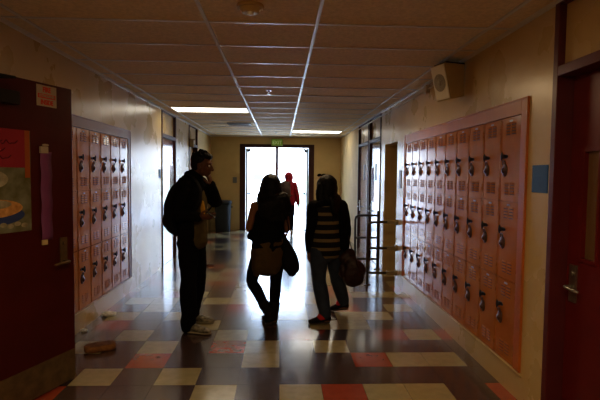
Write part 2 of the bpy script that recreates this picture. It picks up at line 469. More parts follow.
# ------------------------------------------------------------------ doors in the side walls
def door_unit(n, s, x, o0, o1, latch_far, transom, paint, frame_m, fw=.05, window=True, plate=None, rec=.09, ztop=DH, nearw=.05):
    """o0..o1 = hole in the wall; s=+1 right wall"""
    root = setp(empty('door_%d' % n, (x, (o0+o1)/2, 0), 0 if s > 0 else PI), kind='structure')
    h = (o1-o0)/2
    # local: x into the wall (+), y from -h to h (mirrored on the left wall)
    bm = bmesh.new()
    zt = 2.13
    for a, b in ((-h, -h+fw), (h-fw, h)): bx(bm, -.012, .14, a, b, 0, ztop)
    bx(bm, -.012, .14, -h+fw, h-fw, zt, zt+.06)
    if transom: bx(bm, -.012, .14, -h+fw, h-fw, ztop-.03, ztop)
    obj('door_frame', bm, frame_m, root, bevel=.004)
    if transom:
        bm = bmesh.new(); bx(bm, .03, .07, -h+fw, h-fw, zt+.06, ztop-.03)
        obj('transom_panel', bm, MT['plaster'], root)
    y0, y1 = -h+fw+.004, h-fw-.004
    fs = 1 if s > 0 else -1                      # local +y is world +y on the right, world -y on the left
    ls = fs if latch_far else -fs
    bm = bmesh.new()
    wy = ls*(h-fw-.20)
    xa, xb = rec, rec+.045
    if window:
        wa, wb = wy-.06, wy+.06; za, zb = 1.07, 1.68
        bx(bm, xa, xb, y0, wa, .008, zt-.004); bx(bm, xa, xb, wb, y1, .008, zt-.004)
        bx(bm, xa, xb, wa, wb, .008, za); bx(bm, xa, xb, wa, wb, zb, zt-.004)
        for (a, b, c, d) in ((wa-.02, wa, za-.02, zb+.02), (wb, wb+.02, za-.02, zb+.02), (wa, wb, za-.02, za), (wa, wb, zb, zb+.02)):
            bx(bm, xa-.010, xa, a, b, c, d)
        obj('door_panel', bm, paint, root)
        bm = bmesh.new(); bx(bm, xa+.016, xa+.024, wa, wb, za, zb)
        obj('window_pane', bm, MT['glass_dark'], root)
    else:
        bx(bm, xa, xb, y0, y1, .008, zt-.004)
        obj('door_panel', bm, paint, root)
    # lever lock
    hy = ls*(h-fw-.075)
    bm = bmesh.new()
    bx(bm, xa-.010, xa, hy-.032, hy+.032, .80, 1.02)
    cyl(bm, (xa-.008, hy, .890), (xa-.055, hy, .890), .012, 12)
    tube(bm, [(xa-.052, hy, .890), (xa-.056, hy-ls*.04, .889), (xa-.052, hy-ls*.115, .886)], [.011, .011, .009], n=10)
    cyl(bm, (xa-.01, hy, 0.97), (xa-.022, hy, 0.97), .014, 12)
    obj('lever_lock', bm, MT['steel'], root)
    if plate:
        bm = bmesh.new(); bx(bm, xa-.006, xa, -ls*.02-.06, -ls*.02+.06, 1.45, 1.75)
        obj('door_notice', bm, MT[plate], root)
    return root
door_unit(1, 1, XR, 1.701, 2.799, True, True, MT['door_red_near'], MT['frame_red'])
door_unit(2, 1, XR, 7.701, 8.699, True, True, MT['door_gloss'], MT['frame_dark'], plate='grey_plate', rec=.02)
door_unit(3, 1, XR, 8.781, 9.929, True, True, MT['door_gloss'], MT['frame_dark'], plate='grey_plate', window=False, rec=.02)
door_unit(4, -1, XL, 7.701, 8.719, True, True, MT['door_gloss'], MT['frame_dark'], rec=.02)
door_unit(5, -1, XL, 9.951, 10.949, True, True, MT['plaster'], MT['frame_dark'], window=False)

# frame of the near left doorway (its leaf stands open in the corridor)
bm = bmesh.new()
for a, b in ((1.62, 1.67), (2.55, 2.60)): bx(bm, XL-.14, XL+.012, a, b, 0, 2.18)
bx(bm, XL-.14, XL+.012, 1.67, 2.55, 2.13, 2.18)
struct('door_6', bm, MT['frame_red'])
bm = bmesh.new(); bx(bm, XL-T+.02, XL-T+.06, 1.62, 2.60, 0, 2.18); struct('wall_doorway', bm, MT['plaster_end'])

# ------------------------------------------------------------------ open leaf on the left
HX, HY = -1.845, 2.60
ddir = V((-1.515-HX, 3.49-HY, 0)); LW = ddir.length; ddir.normalize()
leaf = empty('open_door', (HX, HY, 0), math.atan2(ddir.y, ddir.x),
             'dark red corridor door standing open at the left, with poster and kick plate', 'door')
# local x along the leaf from the hinge, local -y faces the corridor
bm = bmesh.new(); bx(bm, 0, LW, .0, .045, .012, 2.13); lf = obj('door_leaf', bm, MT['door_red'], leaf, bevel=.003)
bm = bmesh.new(); bx(bm, .02, LW-.004, -.003, 0, .014, .235)
kp = obj('kick_plate', bm, MT['kick'], leaf)
bm = bmesh.new()
s = LW-.10
bx(bm, s-.030, s+.030, -.010, 0, .88, 1.07)
cyl(bm, (s, -.008, .90), (s, -.055, .90), .012, 12)
tube(bm, [(s, -.052, .90), (s-.05, -.056, .90), (s-.115, -.050, .895)], [.012, .011, .009], n=10)
cyl(bm, (s, -.01, 1.03), (s, -.022, 1.03), .014, 12)
obj('lever_lock', bm, MT['kick'], leaf)
bm = bmesh.new(); bx(bm, LW-.001, LW+.001, .010, .035, .86, 1.0); obj('latch_plate', bm, MT['steel'], leaf)
bm = bmesh.new()
bx(bm, .12, LW-.48, -.062, 0, 1.95, 2.03); 
tube(bm, [(LW-.62, -.05, 2.06), (LW-.62, -.05, 2.09), (.35, -.16, 2.09), (.05, -.10, 2.09)], .008, n=8, sub=1)
obj('door_closer', bm, MT['black_metal'], leaf, bevel=.01)
bm = bmesh.new()
for z in (.25, 1.07, 1.9): cyl(bm, (-.006, 0, z-.05), (-.006, 0, z+.05), .008, 10)
obj('hinge', bm, MT['steel'], leaf)

def on_leaf(o):
    o.parent = None
    o.location = leaf.location.copy(); o.rotation_euler = leaf.rotation_euler
    return o
def text_mesh(name, body, size, m, parent=None, loc=(0, 0, 0), rot=(0, 0, 0), extr=.0008, sx=1.0, bold=0.0):
    cu = bpy.data.curves.new('txt', 'FONT'); cu.body = body; cu.size = size; cu.extrude = extr; cu.align_x = 'CENTER'; cu.align_y = 'CENTER'
    cu.offset = bold
    t = bpy.data.objects.new('txt', cu); COL.objects.link(t)
    dg = bpy.context.evaluated_depsgraph_get(); dg.update()
    me = bpy.data.meshes.new_from_object(t.evaluated_get(dg)); bpy.data.objects.remove(t)
    me.materials.clear(); me.materials.append(m)
    for v in me.vertices: v.co.x *= sx
    o = bpy.data.objects.new(name, me); COL.objects.link(o)
    o.location = loc; o.rotation_euler = rot
    if parent: o.parent = parent
    return o
# notice
def leaf_thing(name, s0, z0, label, cat):
    p = leaf.matrix_basis @ V((s0, 0, z0)) if False else (leaf.location + ddir*s0 + V((0, 0, z0)))
    return empty(name, p, leaf.rotation_euler[2], label, cat)
t = leaf_thing('door_notice', LW-.222, 2.045, 'small white notice with red lettering on the open red door', 'sign')
bm = bmesh.new(); bx(bm, -.082, .082, -.004, -.0006, -.070, .070); obj('card', bm, MT['paper'], t)
bm = bmesh.new(); bx(bm, -.072, .072, -.0046, -.004, -.016, .012); obj('band', bm, MT['text_red'], t)
text_mesh('lettering', 'FIRE', .048, MT['text_red'], t, (0, -.005, .040), (PI/2, 0, 0), sx=.75, bold=.0015)
text_mesh('lettering', 'EXTINGUISHER', .024, MT['paper'], t, (0, -.0055, -.002), (PI/2, 0, 0), sx=.78, bold=.0008)
text_mesh('lettering', 'INSIDE', .044, MT['text_red'], t, (0, -.005, -.044), (PI/2, 0, 0), sx=.78, bold=.0015)
# poster
t = leaf_thing('door_poster', LW-.565, 1.475, 'poster with pink top, orange edge and food picture on the open red door', 'poster')
bm = bmesh.new(); bx(bm, -.20, .205, -.002, -.0006, -.325, .325); obj('sheet', bm, MT['food_dark'], t)
bm = bmesh.new(); bx(bm, -.20, .162, -.004, -.002, .085, .325); obj('pink_panel', bm, MT['pink'], t)
bm = bmesh.new(); bx(bm, .162, .20, -.0035, -.002, .02, .325); obj('orange_edge', bm, MT['orange_paper'], t)
bm = bmesh.new()
for (x0, z0, am) in ((-.16, .235, .012), (-.14, .185, .016), (-.05, .24, .010), (-.17, .275, .008), (-.10, .145, .010)):
    tube(bm, [(x0+.02*i, -.0045, z0+am*math.sin(i*1.9)+.004*i*(-1)**i*.3) for i in range(9)], .0028, n=6, sub=3)
obj('handwriting', bm, MT['ink'], t)
def disc(bm, x, z, a, b, y, mi=0, n=28):
    f = bm.faces.new([bm.verts.new((x+a*math.cos(2*PI*k/n), y, z+b*math.sin(2*PI*k/n))) for k in range(n)]); f.material_index = mi
bm = bmesh.new()
disc(bm, -.08, -.215, .235, .062, -.0026, 0); disc(bm, -.08, -.17, .22, .058, -.0030, 1); disc(bm, -.09, -.145, .15, .030, -.0034, 2)
for v in bm.verts: v.co.x = max(-.199, v.co.x)
obj('plate_picture', bm, [MT['food_blue'], MT['food_tan'], MT['food_grey']], t, fix=False)
bm = bmesh.new()
disc(bm, -.07, .01, .11, .055, -.0026, 0)
obj('filling_picture', bm, [MT['food_grey']], t, fix=False); bm = bmesh.new()
for k in range(7): disc(bm, -.15+.05*k, -.285+.012*(k % 2), .024, .015, -.0030, 0, 12)
obj('garnish_picture', bm, [MT['food_grey']], t, fix=False)
# ribbon
t = leaf_thing('purple_ribbon', LW-.238, 1.07, 'long purple ribbon strip hanging on the open red door', 'ribbon')
bm = bmesh.new()
N = 24
prev = None
for k in range(N+1):
    z = .60*k/N; y = -.006-.004*math.sin(k*.8)
    a = bm.verts.new((-.047, y, z)); b = bm.verts.new((.0, y-.004, z)); c = bm.verts.new((.045, y+.001, z))
    if prev:
        bm.faces.new((prev[0], prev[1], b, a)); bm.faces.new((prev[1], prev[2], c, b))
    prev = (a, b, c)
rb = obj('ribbon', bm, MT['purple'], t, smooth=True); sm = rb.modifiers.new('s', 'SOLIDIFY'); sm.thickness = .002
bm = bmesh.new(); bx(bm, -.050, .012, -.014, -.001, .59, .635); ell(bm, (-.01, -.012, .645), (.028, .008, .009)); obj('paper_tag', bm, MT['paper'], t)
bm = bmesh.new(); bx(bm, -.047, -.005, -.014, -.003, -.03, .004); obj('ribbon_end', bm, MT['tan_plastic'], t)

# ------------------------------------------------------------------ wall plaques
def plaque(name, x, y0, y1, z0, z1, m, label, cat, s=1, th=.008):
    bm = bmesh.new(); a, b = sorted((x, x-s*th)); bx(bm, a-.0, b, y0, y1, z0, z1)
    if name == 'blue_plaque':
        for y in (y0+.02, y1-.02):
            for z in (z0+.02, z1-.02): cyl(bm, (x-s*th, y, z), (x-s*(th+.003), y, z), .004, 8)
        bx(bm, x-s*th-.0015, x-s*th, y0+.04, y1-.04, (z0+z1)/2+.015, (z0+z1)/2+.022)
    o = obj(name, bm, m, bevel=.002); setp(o, label, cat); return o
plaque('blue_plaque', XR+.001, 2.825, 3.00, 1.435, 1.61, MT['blue'], 'square blue plaque on the wall between the near lockers and right door', 'sign')
plaque('grey_plaque', XR+.001, 6.34, 6.46, 1.36, 1.61, MT['grey_plate'], 'small grey plaque between the far right lockers and dark opening', 'sign')
plaque('room_plaque', XL-.001, 7.52, 7.64, 1.46, 1.60, MT['blue'], 'small blue room plaque beside the left wall door', 'sign', s=-1)
plaque('wall_switch_plate', -1.26, 0, 0, 0, 0, MT['grey_plate'], 'small grey switch box on the end wall beside exit doors', 'switch') if False else None
bm = bmesh.new(); bx(bm, -1.32, -1.21, YE-.05, YE-.0005, 1.30, 1.46); bx(bm, -1.29, -1.24, YE-.056, YE-.05, 1.34, 1.42)
setp(obj('switch_box', bm, MT['grey_plate'], bevel=.006), 'small grey switch box on the end wall left of the exit doors', 'switch box')
bm = bmesh.new(); bx(bm, XL+.0005, XL+.09, 10.0, 10.07, 2.10, 2.24); bx(bm, XL+.001, XL+.12, 10.02, 10.05, 2.24, 2.27)
setp(obj('wall_alarm', bm, MT['tan_plastic'], bevel=.008), 'small yellowed alarm box high on the far left wall', 'alarm')

# ------------------------------------------------------------------ speaker box on the right wall
sp = empty('wall_speaker', (1.52, 4.27, 2.385), math.radians(-73), 'cream wedge loudspeaker box high on the wall above the right lockers', 'speaker')
bm = bmesh.new()      # local -y... face looks along -y
pts = [(-.10, -.075, -.155), (.10, -.075, -.155), (.10, .10, -.13), (-.10, .10, -.13), (-.10, -.11, .155), (.10, -.11, .155), (.10, .10, .155), (-.10, .10, .155)]
pts = [(-.105, -.045, -.165), (.105, -.045, -.165), (.105, .09, -.13), (-.105, .09, -.13), (-.105, -.125, .15), (.105, -.125, .15), (.105, .09, .15), (-.105, .09, .15)]
vs = [bm.verts.new(p) for p in pts]
for f in ((0, 3, 2, 1), (4, 5, 6, 7), (0, 1, 5, 4), (1, 2, 6, 5), (2, 3, 7, 6), (3, 0, 4, 7)): bm.faces.new([vs[i] for i in f])
obj('cabinet', bm, MT['tan_plastic'], sp, bevel=.006)
ft = Matrix.Translation((0, -.0875, -.007)) @ Matrix.Rotation(math.atan2(.08, .315), 4, 'X')
bm = bmesh.new(); bx(bm, -.098, .098, -.010, -.001, -.152, .152); bmesh.ops.transform(bm, matrix=ft, verts=bm.verts); obj('front_panel', bm, MT['white_plastic'], sp, bevel=.004)
bm = bmesh.new(); cyl(bm, (0, -.009, 0), (0, -.014, 0), .078, 32); ell(bm, (0, -.014, 0), (.025, .008, .025)); bmesh.ops.transform(bm, matrix=ft, verts=bm.verts)
obj('grille', bm, MT['speaker_cloth'], sp)
bm = bmesh.new(); bx(bm, -.09, .09, -.10, .11, .151, .165); obj('mount', bm, MT['black_metal'], sp)
# conduit from the speaker along the wall top
bm = bmesh.new()
tube(bm, [(XR-.018, 4.42, 2.50), (XR-.018, 7.0, 2.50), (XR-.018, 9.95, 2.50)], .011, n=8, sub=1)
ob = obj('conduit', bm, MT['tan_plastic'], smooth=True); setp(ob, 'thin painted conduit running along the top of the right wall', 'conduit')
bm = bmesh.new(); bx(bm, -.045, 0, -.05, .05, -.045, .045); b2 = obj('junction_box', bm, MT['tan_plastic'], None, bevel=.005)
b2.parent = ob; b2.location = (XR-.0005, 5.25, 2.50)

# ------------------------------------------------------------------ ceiling fittings
def troffer(x0, x1, y0, y1, label):
    root = empty('ceiling_light', ((x0+x1)/2, (y0+y1)/2, ZCL), 0, label, 'light', 'ceiling lights')
    w, h = (x1-x0)/2, (y1-y0)/2
    bm = bmesh.new()
    for (a, b, c, d) in ((-w, w, -h, -h+.025), (-w, w, h-.025, h), (-w, -w+.025, -h+.025, h-.025), (w-.025, w, -h+.025, h-.025)):
        bx(bm, a, b, c, d, -.012, .004)
    obj('trim_frame', bm, MT['lamp_frame'], root)
    bm = bmesh.new(); bx(bm, -w+.025, w-.025, -h+.025, h-.025, -.006, .003); obj('diffuser', bm, MT['lamp'], root)
ya = GY0+7*GDY
troffer(-1.757, -.533, ya-.02+.012, ya+GDY-.032, 'lit rectangular ceiling light on the left side, nearer and larger')
ya = GY0+13*GDY
troffer(.253, 1.447, ya+.012, ya+GDY-.012, 'lit rectangular ceiling light on the right side, far down the corridor')
sd = empty('smoke_detector', (-.20, 3.0, ZCL), 0, 'round yellowed smoke detector on the near ceiling', 'smoke detector')
bm = bmesh.new(); cyl(bm, (0, 0, .004), (0, 0, -.016), .085, 32); cyl(bm, (0, 0, -.016), (0, 0, -.045), .070, 32, r2=.048)
obj('base', bm, MT['tan_plastic'], sd, smooth=False, bevel=.003)
bm = bmesh.new(); ell(bm, (0, -.02, -.048), (.022, .022, .016)); obj('sensor_dome', bm, MT['white_plastic'], sd)
bm = bmesh.new(); ell(bm, (.058, -.005, -.026), (.010, .010, .010)); ell(bm, (.075, .0, -.020), (.007, .007, .008)); obj('indicator_lamp', bm, MT['white_plastic'], sd)
for (x, y, w) in ((-.16, 5.92, 'nearer sprinkler head on the ceiling centre, before the ceiling light'), (-.13, 11.6, 'far sprinkler head on the ceiling just above the exit sign')):
    sr = empty('sprinkler_head', (x, y, ZCL), 0, w, 'sprinkler', 'ceiling sprinkler heads')
    bm = bmesh.new(); cyl(bm, (0, 0, .008), (0, 0, -.008), .038, 20); obj('escutcheon', bm, MT['tbar'], sr)
    bm = bmesh.new(); cyl(bm, (0, 0, -.008), (0, 0, -.03), .010, 10); cyl(bm, (0, 0, -.050), (0, 0, -.053), .022, 12)
    for s_ in (-1, 1): tube(bm, [(s_*.010, 0, -.028), (s_*.016, 0, -.04), (s_*.004, 0, -.051)], .003, n=6)
    obj('deflector', bm, MT['steel'], sr)
av = empty('air_vent', (-.87, 9.9, ZCL), 0, 'grey louvred air vent set in the far ceiling', 'vent')
bm = bmesh.new()
for (a, b, c, d) in ((-.24, .24, -.22, -.19), (-.24, .24, .19, .22), (-.24, -.21, -.19, .19), (.21, .24, -.19, .19)): bx(bm, a, b, c, d, -.012, .004)
obj('vent_frame', bm, MT['grey_plate'], av)
bm = bmesh.new()
for k in range(9): bx(bm, -.21, .21, -.18+.043*k, -.160+.043*k, -.010, .002)
obj('vent_louvres', bm, MT['grey_plate'], av)

# ------------------------------------------------------------------ exit doors at the end
d7 = setp(empty('door_7', (-.11, YE, 0)), kind='structure')
bm = bmesh.new()
bx(bm, EX0+.11-.13, EX0+.11+.02, -.02, .12, 0, EZ+.07); bx(bm, EX1+.11-.02, EX1+.11+.13, -.02, .12, 0, EZ+.07)
bx(bm, EX0+.11+.02, EX1+.11-.02, -.02, .12, EZ-.02, EZ+.07)
obj('door_frame', bm, MT['frame_dark'], d7, bevel=.004)
bm = bmesh.new(); bx(bm, -.042, .032, -.01, .08, 0, EZ-.02); obj('centre_post', bm, MT['frame_dark'], d7)
for s_, nm in ((-1, 'l'), (1, 'r')):
    hx = (EX0+.11+.022) if s_ < 0 else (EX1+.11-.022)
    bm = bmesh.new()
    xa, xb = sorted((hx, hx - s_*.045))
    bx(bm, xa, xb, .125, .97, .01, EZ-.03)
    lf2 = obj('door_leaf', bm, MT['pale_metal'], d7)
    bm = bmesh.new()
    ix = hx - s_*.045
    tube(bm, [(ix, .2, 1.0), (ix - s_*.07, .22, 1.0), (ix - s_*.07, .86, 1.0), (ix, .88, 1.0)], .014, n=8, sub=1)
    obj('push_bar', bm, MT['black_metal'], lf2)
    bm = bmesh.new(); a, b = sorted((ix, ix - s_*.07)); bx(bm, a, b, .15, .4, EZ-.13, EZ-.06)
    tube(bm, [(ix-s_*.03, .2, EZ-.06), (ix - s_*.18, .10, EZ-.05), (ix-s_*.05, .03, EZ-.05)], .012, n=6, sub=1)
    obj('door_closer', bm, MT['black_metal'], lf2)
bm = bmesh.new(); bx(bm, EX0, EX1, YE-.01, YE+.22, -.002, .012); struct('trim_4', bm, MT['steel'])
# exit sign
es = empty('exit_sign', (-.115, YE-.06, 2.30), 0, 'green exit sign above the double doors at the corridor end', 'sign')
bm = bmesh.new(); bx(bm, -.16, .16, -.02, .0395, .02, .215); obj('housing', bm, MT['exit_body'], es, bevel=.006)
bm = bmesh.new(); bx(bm, -.145, .145, -.024, -.0195, .035, .20); obj('face', bm, MT['exit_green'], es)
text_mesh('lettering', 'EXIT', .135, MT['exit_letter'], es, (0, -.026, .110), (PI/2, 0, 0), sx=.92, bold=.003)

# ------------------------------------------------------------------ trash can
tc_ = empty('trash_can', (-1.55, 12.66, 0), 0, 'grey plastic trash can against the end wall, left of the exit doors', 'trash can')
def super_loft(bm, rows, n=40, e=3.2, cap=True):
    rings = []
    for (a, b, z) in rows:
        rg = []
        for k in range(n):
            t = 2*PI*k/n; c, s = math.cos(t), math.sin(t)
            rg.append(bm.verts.new((a*abs(c)**(2/e)*(1 if c >= 0 else -1), b*abs(s)**(2/e)*(1 if s >= 0 else -1), z)))
        rings.append(rg)
    for p, q in zip(rings[:-1], rings[1:]):
        for k in range(n): bm.faces.new((p[k], p[(k+1) % n], q[(k+1) % n], q[k])).smooth = True
    if cap: bm.faces.new(list(reversed(rings[0]))); bm.faces.new(rings[-1])
bm = bmesh.new(); super_loft(bm, [(.185, .19, 0), (.19, .20, .02), (.212, .24, .74)]); obj('bin_body', bm, MT['bin'], tc_)
bm = bmesh.new(); super_loft(bm, [(.225, .255, .735), (.232, .262, .745), (.232, .262, .80), (.22, .245, .825), (.14, .17, .835)]); obj('lid', bm, MT['bin'], tc_)
for s_ in (-1, 1):
  bm = bmesh.new(); tube(bm, [(s_*.20, -.06, .66), (s_*.25, -.05, .66), (s_*.25, .05, .66), (s_*.20, .06, .66)], .012, n=8, sub=1)
  obj('side_handle', bm, MT['bin'], tc_)

# ------------------------------------------------------------------ guard rails
def rail(y, two_posts, label):
    root = empty('guard_rail', (1.22, y, 0), 0, label, 'railing', 'pipe guard rails')
    L = (XR-1.22)
    r_ = .019
    bm = bmesh.new()
    end = L-.03 if not two_posts else L-.05
    tube(bm, [(0, 0, .006), (0, 0, .82), (.012, 0, .862), (.05, 0, .882), (.10, 0, .885), (end, 0, .885)], r_, n=12, sub=1)
    obj('bent_pipe', bm, MT['rail'], root, smooth=True)
    for z in (.52, .17):
        bm = bmesh.new(); tube(bm, [(0, 0, z), (end, 0, z)], r_*.9, n=12, sub=1); obj('cross_pipe', bm, MT['rail'], root, smooth=True)
    bm = bmesh.new(); cyl(bm, (0, 0, 0), (0, 0, .010), .055, 20); obj('floor_flange', bm, MT['rail'], root)
    if two_posts:
        bm = bmesh.new(); tube(bm, [(end, 0, .006), (end, 0, .95)], r_, n=12, sub=1); cyl(bm, (end, 0, 0), (end, 0, .010), .048, 20)
        obj('wall_post', bm, MT['rail'], root, smooth=True)
    else:
        for z in (.885, .52, .17):
            bm = bmesh.new(); bx(bm, end-.12, end, -.026, .026, z-.026, z+.026); cyl(bm, (end, 0, z), (L-.002, 0, z), .04, 16)
            obj('wall_bracket', bm, MT['clip'], root, bevel=.004)
rail(6.50, False, 'nearer dark pipe guard rail standing between lockers and dark opening')
rail(7.60, True, 'farther dark pipe guard rail beyond the dark opening on the right')

# ------------------------------------------------------------------ litter
bm = bmesh.new()
super_loft(bm, [(.118, .060, 0), (.128, .068, .012), (.128, .068, .040), (.115, .058, .052)], e=4)
o = obj('foam_block', bm, MT['sponge']); o.location = (-1.555, 4.07, 0); o.rotation_euler = (0, 0, .45)
setp(o, 'brown foam block lying on the floor near the open red door', 'block')
bm = bmesh.new()
bmesh.ops.create_icosphere(bm, subdivisions=4, radius=1)
for v in bm.verts:
    n = noise.noise(v.co*2.5)*.5+noise.noise(v.co*6)*.25
    v.co = V((v.co.x*.075, v.co.y*.05, max(-.8, v.co.z)*.026+.021))*(1+n*.5)
    v.co.z = max(0, v.co.z)
o = obj('plastic_wrap', bm, MT['clear']); o.location = (-1.835, 5.05, 0); setp(o, 'crumpled clear plastic wrap on the floor below the left lockers', 'litter')
bm = bmesh.new()
bmesh.ops.create_icosphere(bm, subdivisions=3, radius=1)
for v in bm.verts:
    v.co = V((v.co.x*.032, v.co.y*.025, max(0, v.co.z*.015+.010)))*(1+noise.noise(v.co*3)*.4)
o = obj('paper_scrap', bm, MT['clear']); o.location = (-1.885, 4.55, 0); setp(o, 'tiny white paper scrap on the floor beside the door edge', 'litter')
bm = bmesh.new()
for k in range(9):
    a = -1+2*k/8; w = .035*math.sqrt(max(0, 1-a*a))+.003
    p = [bm.verts.new((a*.07, -w, .012+.012*a*a)), bm.verts.new((a*.07, 0, .004)), bm.verts.new((a*.07, w, .016-.008*a))]
    if k: bm.faces.new((q[0], q[1], p[1], p[0])); bm.faces.new((q[1], q[2], p[2], p[1]))
    q = p
o = obj('dry_leaf', bm, MT['leaf']); o.location = (-1.17, 7.85, 0); o.rotation_euler = (0, 0, .6); setp(o, 'small dry brown leaf on the floor right of standing boy', 'leaf')
o.modifiers.new('s', 'SOLIDIFY').thickness = .003

# ------------------------------------------------------------------ people
UP = V((0, 0, 1))
def hand(bm, w, d, pn, th, k=1.0, curl=.45):
    """w wrist, d direction to knuckles, pn palm-facing normal, th direction of the thumb side"""
    d = V(d).normalized(); pn = V(pn); pn = (pn - d*pn.dot(d)).normalized(); th = V(th); th = (th - d*th.dot(d) - pn*th.dot(pn)).normalized()
    tube(bm, [w - d*.02*k, w + d*.03*k, w + d*.065*k, w + d*.088*k], [(.026*k, .019*k), (.034*k, .017*k), (.040*k, .015*k), (.037*k, .012*k)], side=th, n=14)
    for i, (ln, of) in enumerate(((.070, .030), (.080, .010), (.074, -.010), (.058, -.030))):
        p = w + d*(.082 - abs(of-.005)*.15)*k + th*of*k
        a = curl*(.8+.15*i); dirv = d.copy(); pts = [p.copy()]
        for seg in (.45, .31, .24):
            rotax = d.cross(pn)
            dirv = (Matrix.Rotation(a*.75, 3, rotax) @ dirv)
            if i == 0: dirv = (dirv + th*.04).normalized()
            if i == 3: dirv = (dirv - th*.05).normalized()
            p = p + dirv*ln*seg*k; pts.append(p.copy())
        tube(bm, pts, [.0092*k, .0088*k, .0080*k, .0068*k], n=10, sub=2)
    p = w + d*.022*k + th*.026*k
    p1 = p + (d*.6+th*.75+pn*.25).normalized()*.036*k; p2 = p1 + (d*.9+th*.25+pn*.4).normalized()*.030*k; p3 = p2 + (d*.9-th*.05+pn*.45).normalized()*.022*k
    tube(bm, [p, p1, p2, p3], [.013*k, .0115*k, .0100*k, .0078*k], n=10, sub=2)

def head(bm, c, f, u, k=1.0):
    """head with face, c = centre of skull, f facing, u up"""
    f = V(f).normalized(); u = V(u).normalized(); u = (u - f*u.dot(f)).normalized(); r = f.cross(u)
    R3 = Matrix((r, f, u)).transposed()
    P = lambda a, b, c_: c + (r*a + f*b + u*c_)*k
    E = lambda p, rad: ell(bm, P(*p), [q*k for q in rad], R3, n=18)
    E((0, -.012, .022), (.074, .092, .086)); E((0, .018, -.032), (.060, .072, .075)); E((0, .040, -.072), (.038, .045, .032))
    E((0, .060, -.098), (.020, .018, .014))                                        # chin
    tube(bm, [P(0, .080, .010), P(0, .098, -.018), P(0, .106, -.036)], [.009*k, .011*k, .014*k], n=10)   # nose
    E((.011, .090, -.040), (.009, .010, .007)); E((-.011, .090, -.040), (.009, .010, .007))
    tube(bm, [P(-.022, .080, -.066), P(0, .090, -.063), P(.022, .080, -.066)], [.004*k, .007*k, .004*k], n=8)
    tube(bm, [P(-.020, .078, -.074), P(0, .088, -.075), P(.020, .078, -.074)], [.005*k, .008*k, .005*k], n=8)
    for s_ in (-1, 1):
        tube(bm, [P(s_*.012, .083, .018), P(s_*.032, .080, .024), P(s_*.050, .066, .016)], [.006*k, .007*k, .005*k], n=8)
        E((s_*.074, -.008, -.020), (.008, .019, .031)); E((s_*.045, .050, -.028), (.020, .020, .020))
    return P

def eyes(P, k, parent, name='eye'):
    for s_ in (-1, 1):
        bm = bmesh.new(); c = P(s_*.031, .076, -.004); ell(bm, c - parent.location, (.0095*k,)*3, n=12)
        obj(name, bm, MT['eye'], parent, smooth=True)

def limb(bm, a, b, c, ra, rb, rc, off=0, bulge=1.08, n=16):
    a, b, c = V(a), V(b), V(c)
    m1 = a.lerp(b, .35); m2 = b.lerp(c, .32)
    tube(bm, [a, m1, b, m2, c], [ra+off, (ra*.62+rb*.38)*bulge+off, rb+off, (rb*.6+rc*.4)*bulge*1.04+off, rc+off], n=n)

def torso(bm, J, S, off=0, lo=0, hi=5):
    """rings from crotch to neck base: list S of (half width, half depth)"""
    pts = [J['crotch'], J['pelvis'], J['waist'], J['chest'], J['upper'], J['neck']]
    tube(bm, pts[lo:hi+1], [(a+off, b+off) for a, b in S[lo:hi+1]], side=J['side'], n=26, sub=4)

def shoe(bm_up, bm_sole, ank, d, ln=.27, w=.048, lift=0, toe_down=0, h=.075):
    d = V(d).normalized(); r = d.cross(UP)
    heel = V((ank.x, ank.y, 0)) - d*.055 + UP*lift
    tip = heel + d*ln - UP*lift if toe_down else heel + d*ln
    def P(t, z): return heel.lerp(tip, t) + UP*z
    tube(bm_up, [P(.10, .050), P(.28, .056), P(.52, .045), P(.78, .034), P(.93, .028)], [(w*.72, .036), (w*.80, .044), (w*.92, .034), (w*.98, .024), (w*.72, .017)], side=r, n=18)
    tube(bm_up, [P(.20, .050), P(.20, .075), V((ank.x, ank.y, max(ank.z, lift+.085)))], [(w*.75, .045), (w*.78, .048), (w*.74, .046)], side=r, n=16)
    tube(bm_sole, [P(.07, .014), P(.25, .013), P(.5, .012), P(.78, .013), P(.95, .016)], [(w*.74, .012), (w*.82, .012), (w*.86, .011), (w*1.04, .012), (w*.74, .011)], side=r, n=18)

MALE = [(.12, .09), (.165, .115), (.150, .100), (.175, .115), (.165, .095), (.062, .060)]
FEM = [(.11, .09), (.160, .115), (.120, .088), (.140, .105), (.135, .080), (.050, .050)]

def body(name, J, S, m, label, k=1.0, base=None, hk=1.0, arm=(.048, .036, .026), leg=(.082, .056, .038)):
    bm = bmesh.new()
    torso(bm, J, S)
    tube(bm, [J['neck'] - UP*.03, J['neck'] + (J['head']-J['neck'])*.35, J['head'] - (J['head']-J['neck'])*.25], [(.056, .056), (.050, .052), (.050, .054)], side=J['side'])
    P = head(bm, J['head'], J['face'], J['hup'], hk)
    for q in ('l', 'r'):
        tube(bm, [J['upper'].lerp(J['sh'+q], .35), J['sh'+q]], [.055, arm[0]+.004], n=14, sub=1)
        limb(bm, J['sh'+q], J['el'+q], J['wr'+q], *arm)
        hand(bm, J['wr'+q], *J['hand'+q], k=hk)
        tube(bm, [J['pelvis'].lerp(J['hp'+q], .6), J['hp'+q]], [.09, .085], n=16, sub=1)
        limb(bm, J['hp'+q], J['kn'+q], J['an'+q], *leg)
        a = J['an'+q]; t = V(J['toe'+q]).normalized()
        fl = J.get('lift'+q, 0)
        h0 = V((a.x, a.y, fl+.04)) - t*.03; tp = V((a.x, a.y, .028 if fl else .03)) + t*.15
        tube(bm, [h0, h0.lerp(tp, .5)+UP*.01, tp], [.03, .033, .022], n=14)
    o = sculpt(name, bm, m, voxel=.0052, smooth=2, origin=base)
    setp(o, label, 'person')
    eyes(P, hk, o)
    return o

